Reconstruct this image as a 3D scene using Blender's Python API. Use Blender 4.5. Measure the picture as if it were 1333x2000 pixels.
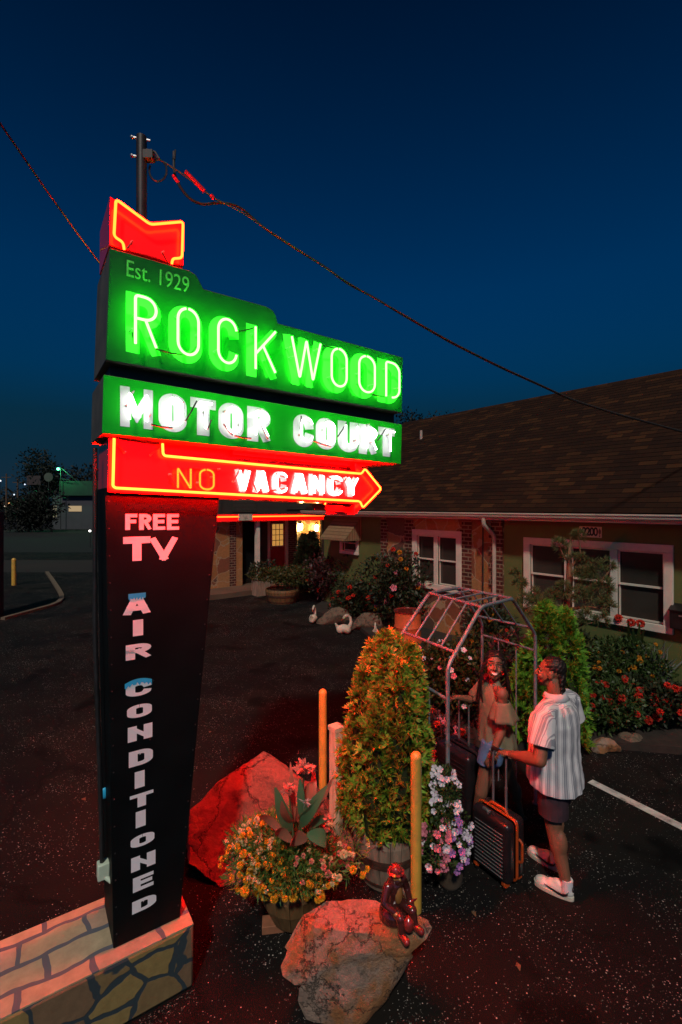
import bpy, bmesh, math, random
import numpy as np
from mathutils import Vector, Matrix, Euler, noise as mnoise
R = math.radians
random.seed(7); rng = np.random.default_rng(7)
for o in list(bpy.data.objects): bpy.data.objects.remove(o)
scene = bpy.context.scene
COL = scene.collection

# ------------------------------------------------------------------ camera, sky, sun, exposure
F, CX, HZ, CH = 920.0, 666.5, 990.0, 2.95          # focal length / principal column / horizon row (photo pixels), eye height (m)
cd = bpy.data.cameras.new("camera"); cam = bpy.data.objects.new("camera", cd); COL.objects.link(cam)
cam.location = (0, 0, CH); cam.rotation_euler = (R(90), 0, 0)
cd.sensor_fit = 'AUTO'; cd.sensor_width = 36.0; cd.lens = F / 2000.0 * 36.0
cd.shift_y = -(1000.0 - HZ) / 2000.0
cd.clip_start = 0.05; cd.clip_end = 3000
scene.camera = cam
w = bpy.data.worlds.new("World"); scene.world = w; w.use_nodes = True
nt = w.node_tree; nt.nodes.clear()
out = nt.nodes.new("ShaderNodeOutputWorld"); bg = nt.nodes.new("ShaderNodeBackground")
sky = nt.nodes.new("ShaderNodeTexSky"); sky.sky_type = 'NISHITA'; sky.sun_disc = False
SUN_EL, SUN_AZ = R(48), math.atan2(-0.12, -1.0)     # key comes from behind the camera, slightly to the left
sky.sun_elevation = R(-2); sky.sun_rotation = SUN_AZ
sky.altitude = 200; sky.air_density = 1.0; sky.dust_density = 0.4; sky.ozone_density = 5.0
# evening sky: keep the horizon from going black and let it deepen to navy overhead
gco = nt.nodes.new("ShaderNodeTexCoord"); sep = nt.nodes.new("ShaderNodeSeparateXYZ"); nt.links.new(gco.outputs['Generated'], sep.inputs[0])
mx_ = nt.nodes.new("ShaderNodeMath"); mx_.operation = 'MAXIMUM'; mx_.inputs[1].default_value = 0.17; nt.links.new(sep.outputs[2], mx_.inputs[0])
cmb = nt.nodes.new("ShaderNodeCombineXYZ"); nt.links.new(sep.outputs[0], cmb.inputs[0]); nt.links.new(sep.outputs[1], cmb.inputs[1]); nt.links.new(mx_.outputs[0], cmb.inputs[2])
nrm_ = nt.nodes.new("ShaderNodeVectorMath"); nrm_.operation = 'NORMALIZE'; nt.links.new(cmb.outputs[0], nrm_.inputs[0]); nt.links.new(nrm_.outputs[0], sky.inputs[0])
rmp = nt.nodes.new("ShaderNodeValToRGB"); cr_ = rmp.color_ramp
SKY_STOPS = [(0,(.18,.68,.36)),(.10,(.08,.73,.41)),(.25,(.008,.84,.54)),(.40,(0,.76,.50)),(.73,(0,.29,.20)),(1,(0,.18,.12))]
while len(cr_.elements) < len(SKY_STOPS): cr_.elements.new(.5)
for e_, (p_, c_) in zip(cr_.elements, SKY_STOPS): e_.position = p_; e_.color = (*c_, 1)
nt.links.new(sep.outputs[2], rmp.inputs[0])
tint = nt.nodes.new("ShaderNodeMix"); tint.data_type = 'RGBA'; tint.blend_type = 'MULTIPLY'
tint.inputs[0].default_value = 1.0; nt.links.new(rmp.outputs[0], tint.inputs[7])
nt.links.new(sky.outputs[0], tint.inputs[6]); nt.links.new(tint.outputs[2], bg.inputs[0])
bg.inputs[1].default_value = 1.35
nt.links.new(bg.outputs[0], out.inputs[0])
sd = bpy.data.lights.new("sun", 'SUN'); sd.energy = 1.85; sd.angle = R(4); sd.color = (1.0, 0.92, 0.80)
so = bpy.data.objects.new("sun", sd); COL.objects.link(so)
to_sun = Vector((math.sin(SUN_AZ) * math.cos(SUN_EL), math.cos(SUN_AZ) * math.cos(SUN_EL), math.sin(SUN_EL)))
so.rotation_euler = to_sun.to_track_quat('Z', 'Y').to_euler(); so.location = to_sun * 50
scene.view_settings.view_transform = 'Standard'; scene.view_settings.look = 'None'
scene.view_settings.exposure = 0.0; scene.view_settings.gamma = 1.0
scene.cycles.use_denoising = True
scene.cycles.max_bounces = 6; scene.cycles.diffuse_bounces = 3; scene.cycles.glossy_bounces = 3
scene.cycles.sample_clamp_indirect = 4.0
scene.cycles.caustics_reflective = False; scene.cycles.caustics_refractive = False

# ------------------------------------------------------------------ where things stand: photo pixel -> place in the world
def at(u, v, Y): return Vector(((u - CX) / F * Y, Y, CH - (v - HZ) / F * Y))
def gr(u, v, z=0.0):
    Y = F * (CH - z) / (v - HZ); return Vector(((u - CX) / F * Y, Y, z))
def atz(u, v, z): return gr(u, v, z)
def on_plane(u, v, O, ang, off=0.0):
    """point of a vertical wall through O, running along ang, pushed off metres along its back normal: local (x, off, z)"""
    ax = Vector((math.cos(ang), math.sin(ang))); nn = Vector((-math.sin(ang), math.cos(ang)))
    k = Vector(((u - CX) / F, 1.0)); t = (nn.dot(O) + off) / nn.dot(k)
    p = k * t - O
    return Vector((ax.dot(p), off, CH - (v - HZ) / F * t))

# ------------------------------------------------------------------ mesh helpers
class MB:
    def __init__(s): s.v = []; s.f = []; s.m = []
    def add(s, vs, fs, m=0):
        b = len(s.v); s.v += [tuple(p) for p in vs]
        s.f += [tuple(i + b for i in f) for f in fs]; s.m += [m] * len(fs); return s
    def box(s, x0, x1, y0, y1, z0, z1, m=0, M=None):
        vs = [Vector(p) for p in ((x0,y0,z0),(x1,y0,z0),(x1,y1,z0),(x0,y1,z0),(x0,y0,z1),(x1,y0,z1),(x1,y1,z1),(x0,y1,z1))]
        if M is not None: vs = [M @ p for p in vs]
        return s.add(vs, [(0,3,2,1),(4,5,6,7),(0,1,5,4),(1,2,6,5),(2,3,7,6),(3,0,4,7)], m)
    def prism(s, poly, y0, y1, m=0):
        """polygon in local x-z, thick along y"""
        n = len(poly)
        area = sum(poly[i][0]*poly[(i+1)%n][1]-poly[(i+1)%n][0]*poly[i][1] for i in range(n))
        if area < 0: poly = poly[::-1]
        vs = [(p[0], y0, p[1]) for p in poly] + [(p[0], y1, p[1]) for p in poly]
        fs = [tuple(range(n)), tuple(range(2*n-1, n-1, -1))]
        fs += [(i, i+n, (i+1)%n+n, (i+1)%n) for i in range(n)]
        return s.add(vs, fs, m)
    def slab(s, poly, z0, z1, m=0):
        """polygon in x-y, thick along z"""
        n = len(poly)
        area = sum(poly[i][0]*poly[(i+1)%n][1]-poly[(i+1)%n][0]*poly[i][1] for i in range(n))
        if area < 0: poly = poly[::-1]
        vs = [(p[0], p[1], z0) for p in poly] + [(p[0], p[1], z1) for p in poly]
        fs = [tuple(range(n-1, -1, -1)), tuple(range(n, 2*n))]
        fs += [(i, (i+1)%n, (i+1)%n+n, i+n) for i in range(n)]
        return s.add(vs, fs, m)
    def tube(s, pts, r, seg=8, closed=False, m=0, round_caps=False):
        pts = [Vector(p) for p in pts]; n = len(pts)
        rr = r if hasattr(r, '__len__') else [r] * n
        tg = []
        for i in range(n):
            a = pts[i-1] if (i > 0 or closed) else pts[i]; b = pts[(i+1) % n] if (i < n-1 or closed) else pts[i]
            d = b - a; tg.append(d.normalized() if d.length > 1e-9 else Vector((0,0,1)))
        up = Vector((0,0,1)) if abs(tg[0].z) < .9 else Vector((1,0,0))
        nrm = (up - tg[0]*up.dot(tg[0])).normalized(); vs = []; 
        for i in range(n):
            nrm = nrm - tg[i]*nrm.dot(tg[i])
            nrm = nrm.normalized() if nrm.length > 1e-6 else tg[i].orthogonal().normalized()
            bi = tg[i].cross(nrm)
            for k in range(seg):
                a = 2*math.pi*k/seg; vs.append(pts[i] + (nrm*math.cos(a) + bi*math.sin(a))*rr[i])
        fs = []
        for i in range(n if closed else n-1):
            j = (i+1) % n
            for k in range(seg): fs.append((i*seg+k, i*seg+(k+1)%seg, j*seg+(k+1)%seg, j*seg+k))
        if not closed:
            fs.append(tuple(range(seg-1, -1, -1))); fs.append(tuple((n-1)*seg+k for k in range(seg)))
        return s.add(vs, fs, m)
    def lathe(s, prof, c=(0,0,0), seg=24, m=0):
        vs = []; fs = []; n = len(prof)
        for (r, z) in prof:
            for k in range(seg):
                a = 2*math.pi*k/seg; vs.append((c[0]+r*math.cos(a), c[1]+r*math.sin(a), c[2]+z))
        for i in range(n-1):
            for k in range(seg): fs.append((i*seg+k, i*seg+(k+1)%seg, (i+1)*seg+(k+1)%seg, (i+1)*seg+k))
        fs.append(tuple(range(seg-1, -1, -1))); fs.append(tuple((n-1)*seg+k for k in range(seg)))
        return s.add(vs, fs, m)
    def ell(s, c, r, M=None, seg=16, rings=10, m=0):
        if not hasattr(r, '__len__'): r = (r, r, r)
        c = Vector(c); vs = []; fs = []
        for i in range(1, rings):
            th = math.pi*i/rings
            for k in range(seg):
                a = 2*math.pi*k/seg
                p = Vector((r[0]*math.sin(th)*math.cos(a), r[1]*math.sin(th)*math.sin(a), r[2]*math.cos(th)))
                vs.append(c + (M @ p if M is not None else p))
        top, bot = Vector((0,0,r[2])), Vector((0,0,-r[2]))
        if M is not None: top, bot = M @ top, M @ bot
        nb = len(vs); vs += [c+top, c+bot]
        for i in range(rings-2):
            for k in range(seg): fs.append((i*seg+k, (i+1)*seg+k, (i+1)*seg+(k+1)%seg, i*seg+(k+1)%seg))
        for k in range(seg):
            fs.append((nb, k, (k+1)%seg)); fs.append((nb+1, (rings-2)*seg+(k+1)%seg, (rings-2)*seg+k))
        return s.add(vs, fs, m)
    def cap(s, p0, p1, r0, r1, seg=12, m=0):
        """tapered capsule"""
        p0, p1 = Vector(p0), Vector(p1); d = (p1-p0); L = d.length; d = d.normalized() if L > 1e-6 else Vector((0,0,1))
        pts, rr = [], []
        for k in range(4):
            a = math.pi/2*(1-k/4) ; pts.append(p0 - d*r0*math.sin(a)); rr.append(max(r0*math.cos(a), r0*.05))
        pts.append(p0); rr.append(r0); pts.append(p0+d*(L*.5+1e-5)); rr.append((r0+r1)/2); pts.append(p1+d*2e-5); rr.append(r1)
        for k in range(1, 5):
            a = math.pi/2*k/4; pts.append(p1 + d*r1*math.sin(a)); rr.append(max(r1*math.cos(a), r1*.05))
        return s.tube(pts, rr, seg, m=m)
    def mesh(s, name):
        me = bpy.data.meshes.new(name); me.from_pydata(s.v, [], s.f)
        if any(s.m): me.polygons.foreach_set("material_index", s.m)
        me.update(); return me
    def build(s, name, mats, parent=None, smooth=True, bevel=0.0, angle=40, loc=None, rotz=None, seg=2):
        me = s.mesh(name)
        for mm in (mats if isinstance(mats, (list, tuple)) else [mats]): me.materials.append(mm)
        if smooth:
            me.polygons.foreach_set("use_smooth", [True]*len(me.polygons)); me.set_sharp_from_angle(angle=R(angle))
        o = bpy.data.objects.new(name, me); COL.objects.link(o)
        if parent is not None: o.parent = parent
        if loc is not None: o.location = loc
        if rotz is not None: o.rotation_euler.z = rotz
        if bevel:
            b = o.modifiers.new("bevel", 'BEVEL'); b.width = bevel; b.segments = seg; b.limit_method = 'ANGLE'; b.angle_limit = R(35)
        return o

def fillet(pts, r, n=5, closed=False):
    pts = [Vector(p) for p in pts]; N = len(pts); out = []
    for i in range(N):
        if not closed and i in (0, N-1): out.append(pts[i]); continue
        a, b, c = pts[i-1], pts[i], pts[(i+1) % N]
        d1, d2 = (a-b), (c-b); rr = min(r, d1.length*.48, d2.length*.48)
        q0, q1 = b + d1.normalized()*rr, b + d2.normalized()*rr
        for k in range(n+1):
            t = k/n; out.append(q0*(1-t)**2 + b*2*t*(1-t) + q1*t*t)
    return out

def tag(o, label=None, cat=None, group=None, kind=None):
    if label: o["label"] = label
    if cat: o["category"] = cat
    if group: o["group"] = group
    if kind: o["kind"] = kind
    return o
def thing(name, label, cat, loc=(0,0,0), rotz=0.0, group=None, kind=None):
    o = bpy.data.objects.new(name, None); o.empty_display_size = .1; COL.objects.link(o)
    o.location = loc; o.rotation_euler.z = rotz
    return tag(o, label, cat, group, kind)
def dup(o, parent=None, loc=None, rotz=None, scale=None):
    c = o.copy(); COL.objects.link(c); c.parent = parent
    if loc is not None: c.location = loc
    if rotz is not None: c.rotation_euler.z = rotz
    if scale is not None: c.scale = (scale,)*3
    return c
def remeshed(mb, name, mats, parent, voxel, smooth_it=4, disp=None, fac=.5):
    """melt overlapping closed shapes into one continuous skin"""
    me = mb.mesh(name); o = bpy.data.objects.new(name, me); COL.objects.link(o)
    rm = o.modifiers.new("r", 'REMESH'); rm.mode = 'VOXEL'; rm.voxel_size = voxel
    sm = o.modifiers.new("s", 'SMOOTH'); sm.factor = fac; sm.iterations = smooth_it
    dg = bpy.context.evaluated_depsgraph_get(); ev = o.evaluated_get(dg)
    nm = bpy.data.meshes.new_from_object(ev); o.modifiers.clear(); o.data = nm; nm.name = name
    nm.materials.clear()
    for mm in (mats if isinstance(mats, (list, tuple)) else [mats]): nm.materials.append(mm)
    if disp is not None:
        n = len(nm.vertices); co = np.empty(n*3); no = np.empty(n*3)
        nm.vertices.foreach_get("co", co); nm.vertices.foreach_get("normal", no)
        co = co.reshape(-1,3); no = no.reshape(-1,3)
        co = disp(co, no); nm.vertices.foreach_set("co", co.ravel()); nm.update()
    nm.polygons.foreach_set("use_smooth", [True]*len(nm.polygons))
    if parent is not None: o.parent = parent
    return o

# ------------------------------------------------------------------ materials
def new_mat(name):
    m = bpy.data.materials.new(name); m.use_nodes = True; t = m.node_tree; t.nodes.clear()
    o = t.nodes.new("ShaderNodeOutputMaterial"); b = t.nodes.new("ShaderNodeBsdfPrincipled")
    t.links.new(b.outputs[0], o.inputs[0]); return m, t, b, o
def N(t, typ, **kw):
    n = t.nodes.new(typ)
    for k, v in kw.items(): setattr(n, k, v)
    return n
def ramp(t, fac, stops, interp='LINEAR'):
    r = N(t, "ShaderNodeValToRGB"); cr = r.color_ramp; cr.interpolation = interp
    while len(cr.elements) < len(stops): cr.elements.new(0.5)
    for e, (p, c) in zip(cr.elements, stops):
        e.position = p; e.color = (*c, 1) if len(c) == 3 else c
    t.links.new(fac, r.inputs[0]); return r
def mixc(t, fac, a, b, mode='MIX'):
    n = N(t, "ShaderNodeMix", data_type='RGBA', blend_type=mode)
    for sock, val in ((0, fac), (6, a), (7, b)):
        if hasattr(val, 'links'): t.links.new(val, n.inputs[sock])
        elif isinstance(val, (int, float)): n.inputs[sock].default_value = val
        else: n.inputs[sock].default_value = (*val, 1)
    return n.outputs[2]
def mathn(t, op, a, b=0.0, c=None):
    n = N(t, "ShaderNodeMath", operation=op)
    for i, val in enumerate((a, b, c)):
        if val is None: continue
        if hasattr(val, 'links'): t.links.new(val, n.inputs[i])
        else: n.inputs[i].default_value = val
    return n.outputs[0]
def coords(t, kind='Object', scale=(1,1,1), rot=(0,0,0), loc=(0,0,0)):
    c = N(t, "ShaderNodeTexCoord"); m = N(t, "ShaderNodeMapping")
    m.inputs['Scale'].default_value = scale; m.inputs['Rotation'].default_value = rot; m.inputs['Location'].default_value = loc
    t.links.new(c.outputs[kind], m.inputs[0]); return m.outputs[0]
def noise_t(t, vec, scale, detail=4, rough=.55):
    n = N(t, "ShaderNodeTexNoise"); n.inputs['Scale'].default_value = scale; n.inputs['Detail'].default_value = detail
    n.inputs['Roughness'].default_value = rough; t.links.new(vec, n.inputs['Vector']); return n
def bump(t, b, h, strength=.3, dist=.01):
    n = N(t, "ShaderNodeBump"); n.inputs['Strength'].default_value = strength; n.inputs['Distance'].default_value = dist
    t.links.new(h, n.inputs['Height']); t.links.new(n.outputs[0], b.inputs['Normal']); return n
def mat(name, col, rough=.6, var=.22, scale=6, bmp=.15, bscale=60, metal=0, coat=0, coatr=.05, spec=.5, dirt=None, stretch=(1,1,1)):
    m, t, b, o = new_mat(name); vec = coords(t, scale=stretch)
    n1 = noise_t(t, vec, scale, 6)
    lo = tuple(c*(1-var) for c in col); hi = tuple(min(1, c*(1+var)) for c in col)
    r = ramp(t, n1.outputs[0], [(.3, lo), (.7, hi)]); c = r.outputs[0]
    if dirt is not None:
        n3 = noise_t(t, vec, scale*.6, 8, .7); rr = ramp(t, n3.outputs[0], [(.5, (0,0,0)), (.68, (1,1,1))])
        c = mixc(t, rr.outputs[0], c, dirt)
    t.links.new(c, b.inputs['Base Color'])
    rr = N(t, "ShaderNodeMapRange"); rr.inputs[3].default_value = max(.02, rough-.1); rr.inputs[4].default_value = min(1, rough+.1)
    t.links.new(n1.outputs[0], rr.inputs[0]); t.links.new(rr.outputs[0], b.inputs['Roughness'])
    b.inputs['Metallic'].default_value = metal; b.inputs['Coat Weight'].default_value = coat
    b.inputs['Coat Roughness'].default_value = coatr; b.inputs['Specular IOR Level'].default_value = spec
    if bmp:
        n2 = noise_t(t, vec, bscale, 5); bump(t, b, n2.outputs[0], bmp, .006)
    return m
def leafmat(name, cols, rough=.5, trans=.18):
    """each leaf its own tone"""
    m, t, b, o = new_mat(name); g = N(t, "ShaderNodeNewGeometry")
    st = [(i/(len(cols)-1), c) for i, c in enumerate(cols)]
    r = ramp(t, g.outputs['Random Per Island'], st); t.links.new(r.outputs[0], b.inputs['Base Color'])
    b.inputs['Roughness'].default_value = rough; b.inputs['Specular IOR Level'].default_value = .35
    if trans:
        tr = N(t, "ShaderNodeBsdfTranslucent"); t.links.new(r.outputs[0], tr.inputs[0])
        mx = N(t, "ShaderNodeMixShader"); mx.inputs[0].default_value = trans
        t.links.new(b.outputs[0], mx.inputs[1]); t.links.new(tr.outputs[0], mx.inputs[2]); t.links.new(mx.outputs[0], o.inputs[0])
    return m
def emi(name, col, s):
    m, t, b, o = new_mat(name); t.nodes.remove(b)
    e = N(t, "ShaderNodeEmission"); e.inputs[0].default_value = (*col, 1); e.inputs[1].default_value = s
    t.links.new(e.outputs[0], o.inputs[0]); return m

M = {}
M['green_metal_lit'] = mat('lit_green_sign_paint', (.010,.55,.012), .35, .12, 3, .02, 80, coat=.25, coatr=.08)  # same sign green, its colour brightened to carry the white tubes' light
M['green_metal'] = mat('green_sign_paint', (.010,.12,.012), .35, .12, 3, .02, 80, coat=.25, coatr=.08, dirt=None)
M['green_text'] = mat('light_green_paint', (.15,.60,.12), .5, .1, 5, 0)
M['red_metal'] = mat('red_sign_paint', (.62,.012,.010), .3, .12, 3, .02, 80, coat=.6, coatr=.04)
M['letter_white'] = mat('white_letter_paint', (.78,.80,.80), .4, .06, 9, .03, 60, coat=.15)
M['letter_pale'] = mat('pale_letter_face', (.55,.66,.52), .4, .12, 14, .03, 60)
M['vinyl'] = mat('white_vinyl', (.80,.82,.86), .45, .05, 9, 0)
M['ice'] = mat('ice_blue_vinyl', (.03,.46,.82), .45, .08, 9, 0)
M['black_panel'] = mat('black_panel_paint', (.0030,.0052,.006), .6, .25, 4, .03, 60, spec=.12)
M['dark_metal'] = mat('dark_metal', (.03,.03,.032), .5, .3, 10, .1, 60, metal=.4)
M['box_side'] = mat('weathered_box_side', (.07,.065,.055), .6, .3, 6, .1, 40)
M['tube_green'] = emi('green_neon', (.026,1,.018), 46)
M['tube_red'] = emi('red_neon', (1,.0014,.00014), 860); M['tube_tail'] = emi('tail_neon', (1,.011,.0011), 80); M['tube_red_rear'] = emi('rear_red_neon', (1,.0030,.0003), 1050)
M['tube_canopy'] = emi('canopy_neon', (1,.022,.0022), 30)
M['tube_white'] = emi('white_neon', (1,.97,.95), 6.8)
M['tube_dim'] = emi('dim_orange_neon', (1,.28,.02), 2.2)
M['steel'] = mat('galvanised_steel', (.35,.36,.38), .4, .15, 20, .05, 80, metal=.8)
M['post_yellow'] = mat('yellow_bollard_paint', (.60,.36,.06), .4, .12, 7, .06, 50, coat=.2, dirt=(.38,.26,.07))
M['post_cream'] = mat('cream_post_paint', (.62,.55,.36), .5, .1, 10, .12, 40, dirt=(.4,.33,.2), stretch=(6,6,1))
M['arch'] = mat('blue_grey_arch_paint', (.19,.24,.27), .45, .2, 22, .1, 60, metal=.3, dirt=(.20,.11,.06))
M['barrel'] = mat('weathered_barrel_wood', (.24,.165,.12), .8, .4, 5, .5, 30, stretch=(4,4,.6))
M['barrel_low'] = mat('dark_barrel_wood', (.16,.085,.032), .65, .35, 5, .4, 30, stretch=(4,4,.6))
M['hoop'] = mat('rusty_hoop', (.10,.055,.04), .6, .3, 20, .15, 60, metal=.5)
M['brick'] = mat('red_brick', (.28,.11,.055), .85, .25, 12, .4, 60)
M['soil'] = mat('soil', (.022,.016,.012), .95, .5, 8, .8, 25)
M['bark'] = mat('bark', (.09,.055,.035), .9, .4, 9, .8, 40, stretch=(3,3,.6))
M['pine_bark'] = mat('pine_bark', (.20,.11,.06), .9, .4, 9, .8, 40, stretch=(3,3,.6))
M['trim'] = mat('white_trim_paint', (.60,.55,.46), .5, .1, 5, .05, 40)
M['gutter'] = mat('gutter_paint', (.40,.36,.30), .45, .1, 5, .04, 40)
M['green_wall'] = mat('green_render', (.095,.112,.030), .85, .14, 2.5, .35, 70)
M['dark_wall'] = mat('dark_board_wall', (.028,.024,.019), .8, .2, 3, .2, 40)
M['glass'] = mat('window_glass', (.040,.034,.028), .06, .2, 1.5, .0, 10, spec=.7)
M['curtain'] = mat('lined_curtain', (.05,.045,.036), .9, .3, 2, .0)
M['door_red'] = mat('red_door_paint', (.30,.012,.02), .4, .1, 6, .04, 50, coat=.2)
M['cloth_top'] = mat('olive_cloth', (.165,.150,.095), .85, .12, 18, .25, 300)
M['collar'] = mat('pale_collar_cloth', (.50,.49,.52), .9, .08, 30, .25, 300)
M['denim'] = mat('denim', (.07,.15,.31), .85, .2, 40, .3, 300)
M['shorts'] = mat('maroon_shorts', (.035,.016,.024), .8, .15, 30, .2, 200)
M['skin_f'] = mat('dark_brown_skin', (.17,.080,.047), .55, .12, 14, .05, 150, spec=.5)
M['skin_m'] = mat('brown_skin', (.19,.085,.048), .52, .12, 14, .05, 150, spec=.45)
M['hair'] = mat('black_hair', (.010,.007,.006), .5, .3, 60, .4, 200, spec=.4)
M['tooth'] = mat('teeth', (.85,.80,.74), .3, .03, 20, 0)
M['eye_white'] = mat('eye_white', (.42,.38,.36), .2, .03, 20, 0)
M['black'] = mat('black_plastic', (.010,.010,.011), .35, .2, 10, .04, 80, spec=.5)
M['case'] = mat('black_shell', (.014,.011,.013), .30, .2, 10, .06, 90, spec=.5)
M['rib'] = mat('grey_rib', (.10,.10,.105), .3, .15, 20, 0, 80, spec=.6)
M['orange_trim'] = mat('orange_trim', (.42,.06,.010), .45, .12, 20, .1, 80)
M['shoe'] = mat('white_leather', (.66,.63,.58), .5, .06, 20, .1, 80)
M['sole'] = mat('cream_rubber', (.55,.50,.40), .7, .08, 20, .1, 80)
M['sock'] = mat('white_knit', (.62,.60,.62), .9, .05, 20, .3, 200)
M['mount'] = mat('grey_glass_stub', (.34,.34,.32), .4, .2, 20, 0)
M['wire'] = mat('black_cable', (.010,.010,.010), .6, .2, 2, 0)
M['wire_bare'] = mat('grey_cable', (.040,.038,.036), .6, .2, 2, 0)
M['plaster'] = mat('cream_plaster', (.55,.48,.38), .6, .2, 9, .1, 60, dirt=(.10,.08,.06))
M['drum'] = mat('orange_drum_paint', (.50,.105,.035), .5, .15, 5, .1, 30)
M['glaze_red'] = mat('red_glaze', (.17,.022,.018), .15, .3, 12, .05, 60, coat=.6)
M['glaze_dark'] = mat('dark_glaze', (.060,.014,.012), .12, .3, 12, .05, 60, coat=.8)
M['glaze_tan'] = mat('tan_glaze', (.28,.12,.035), .22, .2, 12, .05, 60, coat=.5)
M['kerb_paint'] = mat('pale_kerb', (.13,.095,.06), .8, .25, 5, .3, 40, dirt=(.12,.1,.08))
M['line_paint'] = mat('road_paint', (.50,.49,.46), .8, .3, 9, .3, 60, dirt=(.07,.07,.07))
M['petal_white'] = leafmat('pale_petals', [(.66,.56,.68),(.76,.70,.74),(.50,.34,.56)], .6, .2)
M['petal_violet'] = leafmat('violet_petals', [(.30,.12,.38),(.42,.20,.50)], .6, .2)
M['petal_pink'] = leafmat('pink_petals', [(.60,.13,.24),(.58,.22,.24)], .6, .2)
M['petal_red'] = leafmat('red_petals', [(.52,.020,.016),(.62,.06,.025)], .6, .15)
M['petal_orange'] = leafmat('orange_petals', [(.62,.22,.015),(.62,.32,.03)], .6, .15)
M['petal_yellow'] = leafmat('yellow_petals', [(.74,.30,.012),(.78,.42,.03)], .6, .15)
M['petal_cream'] = leafmat('cream_petals', [(.68,.52,.26),(.7,.58,.34)], .6, .15)
M['petal_coral'] = leafmat('coral_petals', [(.66,.18,.14),(.72,.34,.26)], .5, .25)
M['leaf_thuja'] = leafmat('thuja_leaf', [(.09,.18,.015),(.16,.34,.025),(.28,.44,.04),(.42,.24,.03),(.52,.17,.03)], .55, .15)  # last two orange tones put the red neon light into the leaf colour
M['leaf_bright'] = leafmat('bright_conifer', [(.07,.20,.018),(.13,.32,.025),(.19,.40,.04)], .55, .15)
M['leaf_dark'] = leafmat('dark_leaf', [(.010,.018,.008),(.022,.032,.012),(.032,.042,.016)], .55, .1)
M['leaf_mid'] = leafmat('mid_leaf', [(.022,.045,.012),(.04,.075,.018),(.06,.095,.025)], .5, .15)
M['leaf_marigold'] = leafmat('marigold_leaf', [(.045,.11,.02),(.08,.17,.03),(.12,.21,.04)], .5, .15)
M['leaf_olive'] = leafmat('olive_leaf', [(.03,.035,.008),(.05,.055,.012),(.07,.07,.018)], .5, .15)
M['leaf_purple'] = leafmat('purple_leaf', [(.04,.012,.016),(.07,.022,.024),(.03,.025,.014)], .5, .15)
M['needle'] = leafmat('pine_needles', [(.055,.075,.025),(.10,.12,.04),(.14,.15,.05)], .6, .05)
M['canna'] = leafmat('canna_leaf', [(.07,.15,.07),(.10,.20,.09)], .35, .15)
M['canna_red'] = leafmat('bronze_canna_leaf', [(.26,.085,.06),(.32,.14,.08)], .35, .15)
M['far_leaf'] = leafmat('far_tree', [(.004,.006,.004),(.007,.010,.006)], .7, 0)
M['shirt_rib'] = None
M['stem'] = mat('stem', (.05,.075,.025), .6, .2, 20, 0)
def m_asphalt(name, base=(.013,.013,.013), speck=.955, warm=(.022,.017,.013)):
    m, t, b, o = new_mat(name); vec = coords(t)
    big = noise_t(t, vec, .55, 6, .6); mid = noise_t(t, vec, 9, 6, .7)
    c = mixc(t, ramp(t, big.outputs[0], [(.42,(0,0,0)),(.58,(1,1,1))]).outputs[0], base, tuple(x*1.5 for x in warm))
    c = mixc(t, ramp(t, mid.outputs[0], [(.3,(0,0,0)),(.75,(.6,.6,.6))]).outputs[0], c, tuple(x*1.9 for x in base))
    cover = noise_t(t, vec, 1.6, 5, .65)
    fac = None
    for sc, thr in ((78, speck), (130, speck-.03)):
        v = N(t, "ShaderNodeTexVoronoi"); v.inputs['Scale'].default_value = sc; t.links.new(vec, v.inputs['Vector'])
        sp = N(t, "ShaderNodeSeparateColor"); t.links.new(v.outputs['Color'], sp.inputs[0])
        thn = mathn(t, 'MULTIPLY_ADD', cover.outputs[0], -.55, thr + .285)
        g = mathn(t, 'GREATER_THAN', sp.outputs[0], thn)
        rad = mathn(t, 'LESS_THAN', v.outputs['Distance'], mathn(t, 'MULTIPLY_ADD', sp.outputs[1], .30, .16))
        f = mathn(t, 'MULTIPLY', mathn(t, 'MULTIPLY', g, rad), mathn(t, 'MULTIPLY_ADD', sp.outputs[2], .8, .2))
        fac = f if fac is None else mathn(t, 'MAXIMUM', fac, f)
    c = mixc(t, fac, c, (.50,.46,.42))
    st = noise_t(t, vec, 1.15, 3, .5); c = mixc(t, ramp(t, st.outputs[0], [(.60,(0,0,0)),(.66,(.85,.85,.85))]).outputs[0], c, (.0016,.0016,.0017))   # oil stains
    # a few filled cracks
    cv = N(t, "ShaderNodeTexVoronoi", feature='DISTANCE_TO_EDGE'); cv.inputs['Scale'].default_value = .45
    dv = noise_t(t, vec, 2.2, 5); ad = N(t, "ShaderNodeVectorMath", operation='MULTIPLY_ADD')
    t.links.new(dv.outputs[1], ad.inputs[0]); ad.inputs[1].default_value = (.5,.5,.5); t.links.new(vec, ad.inputs[2]); t.links.new(ad.outputs[0], cv.inputs['Vector'])
    cr = ramp(t, cv.outputs[0], [(.0,(1,1,1)),(.014,(0,0,0))]).outputs[0]
    c = mixc(t, cr, c, (.004,.004,.004))
    t.links.new(c, b.inputs['Base Color']); b.inputs['Roughness'].default_value = .8; b.inputs['Specular IOR Level'].default_value = .12
    h = noise_t(t, vec, 95, 5, .7); hh = mathn(t, 'ADD', h.outputs[0], mathn(t, 'MULTIPLY', fac, .5)); bump(t, b, hh, .55, .008)
    return m
M['asphalt'] = m_asphalt('asphalt', base=(.0045,.0046,.005), warm=(.0085,.0068,.0055))
M['road'] = mat('road_surface', (.016,.011,.008), .85, .25, .4, .3, 40)
M['concrete'] = mat('concrete_slab', (.10,.065,.04), .85, .25, 1.6, .25, 40, dirt=(.08,.06,.05))
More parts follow.
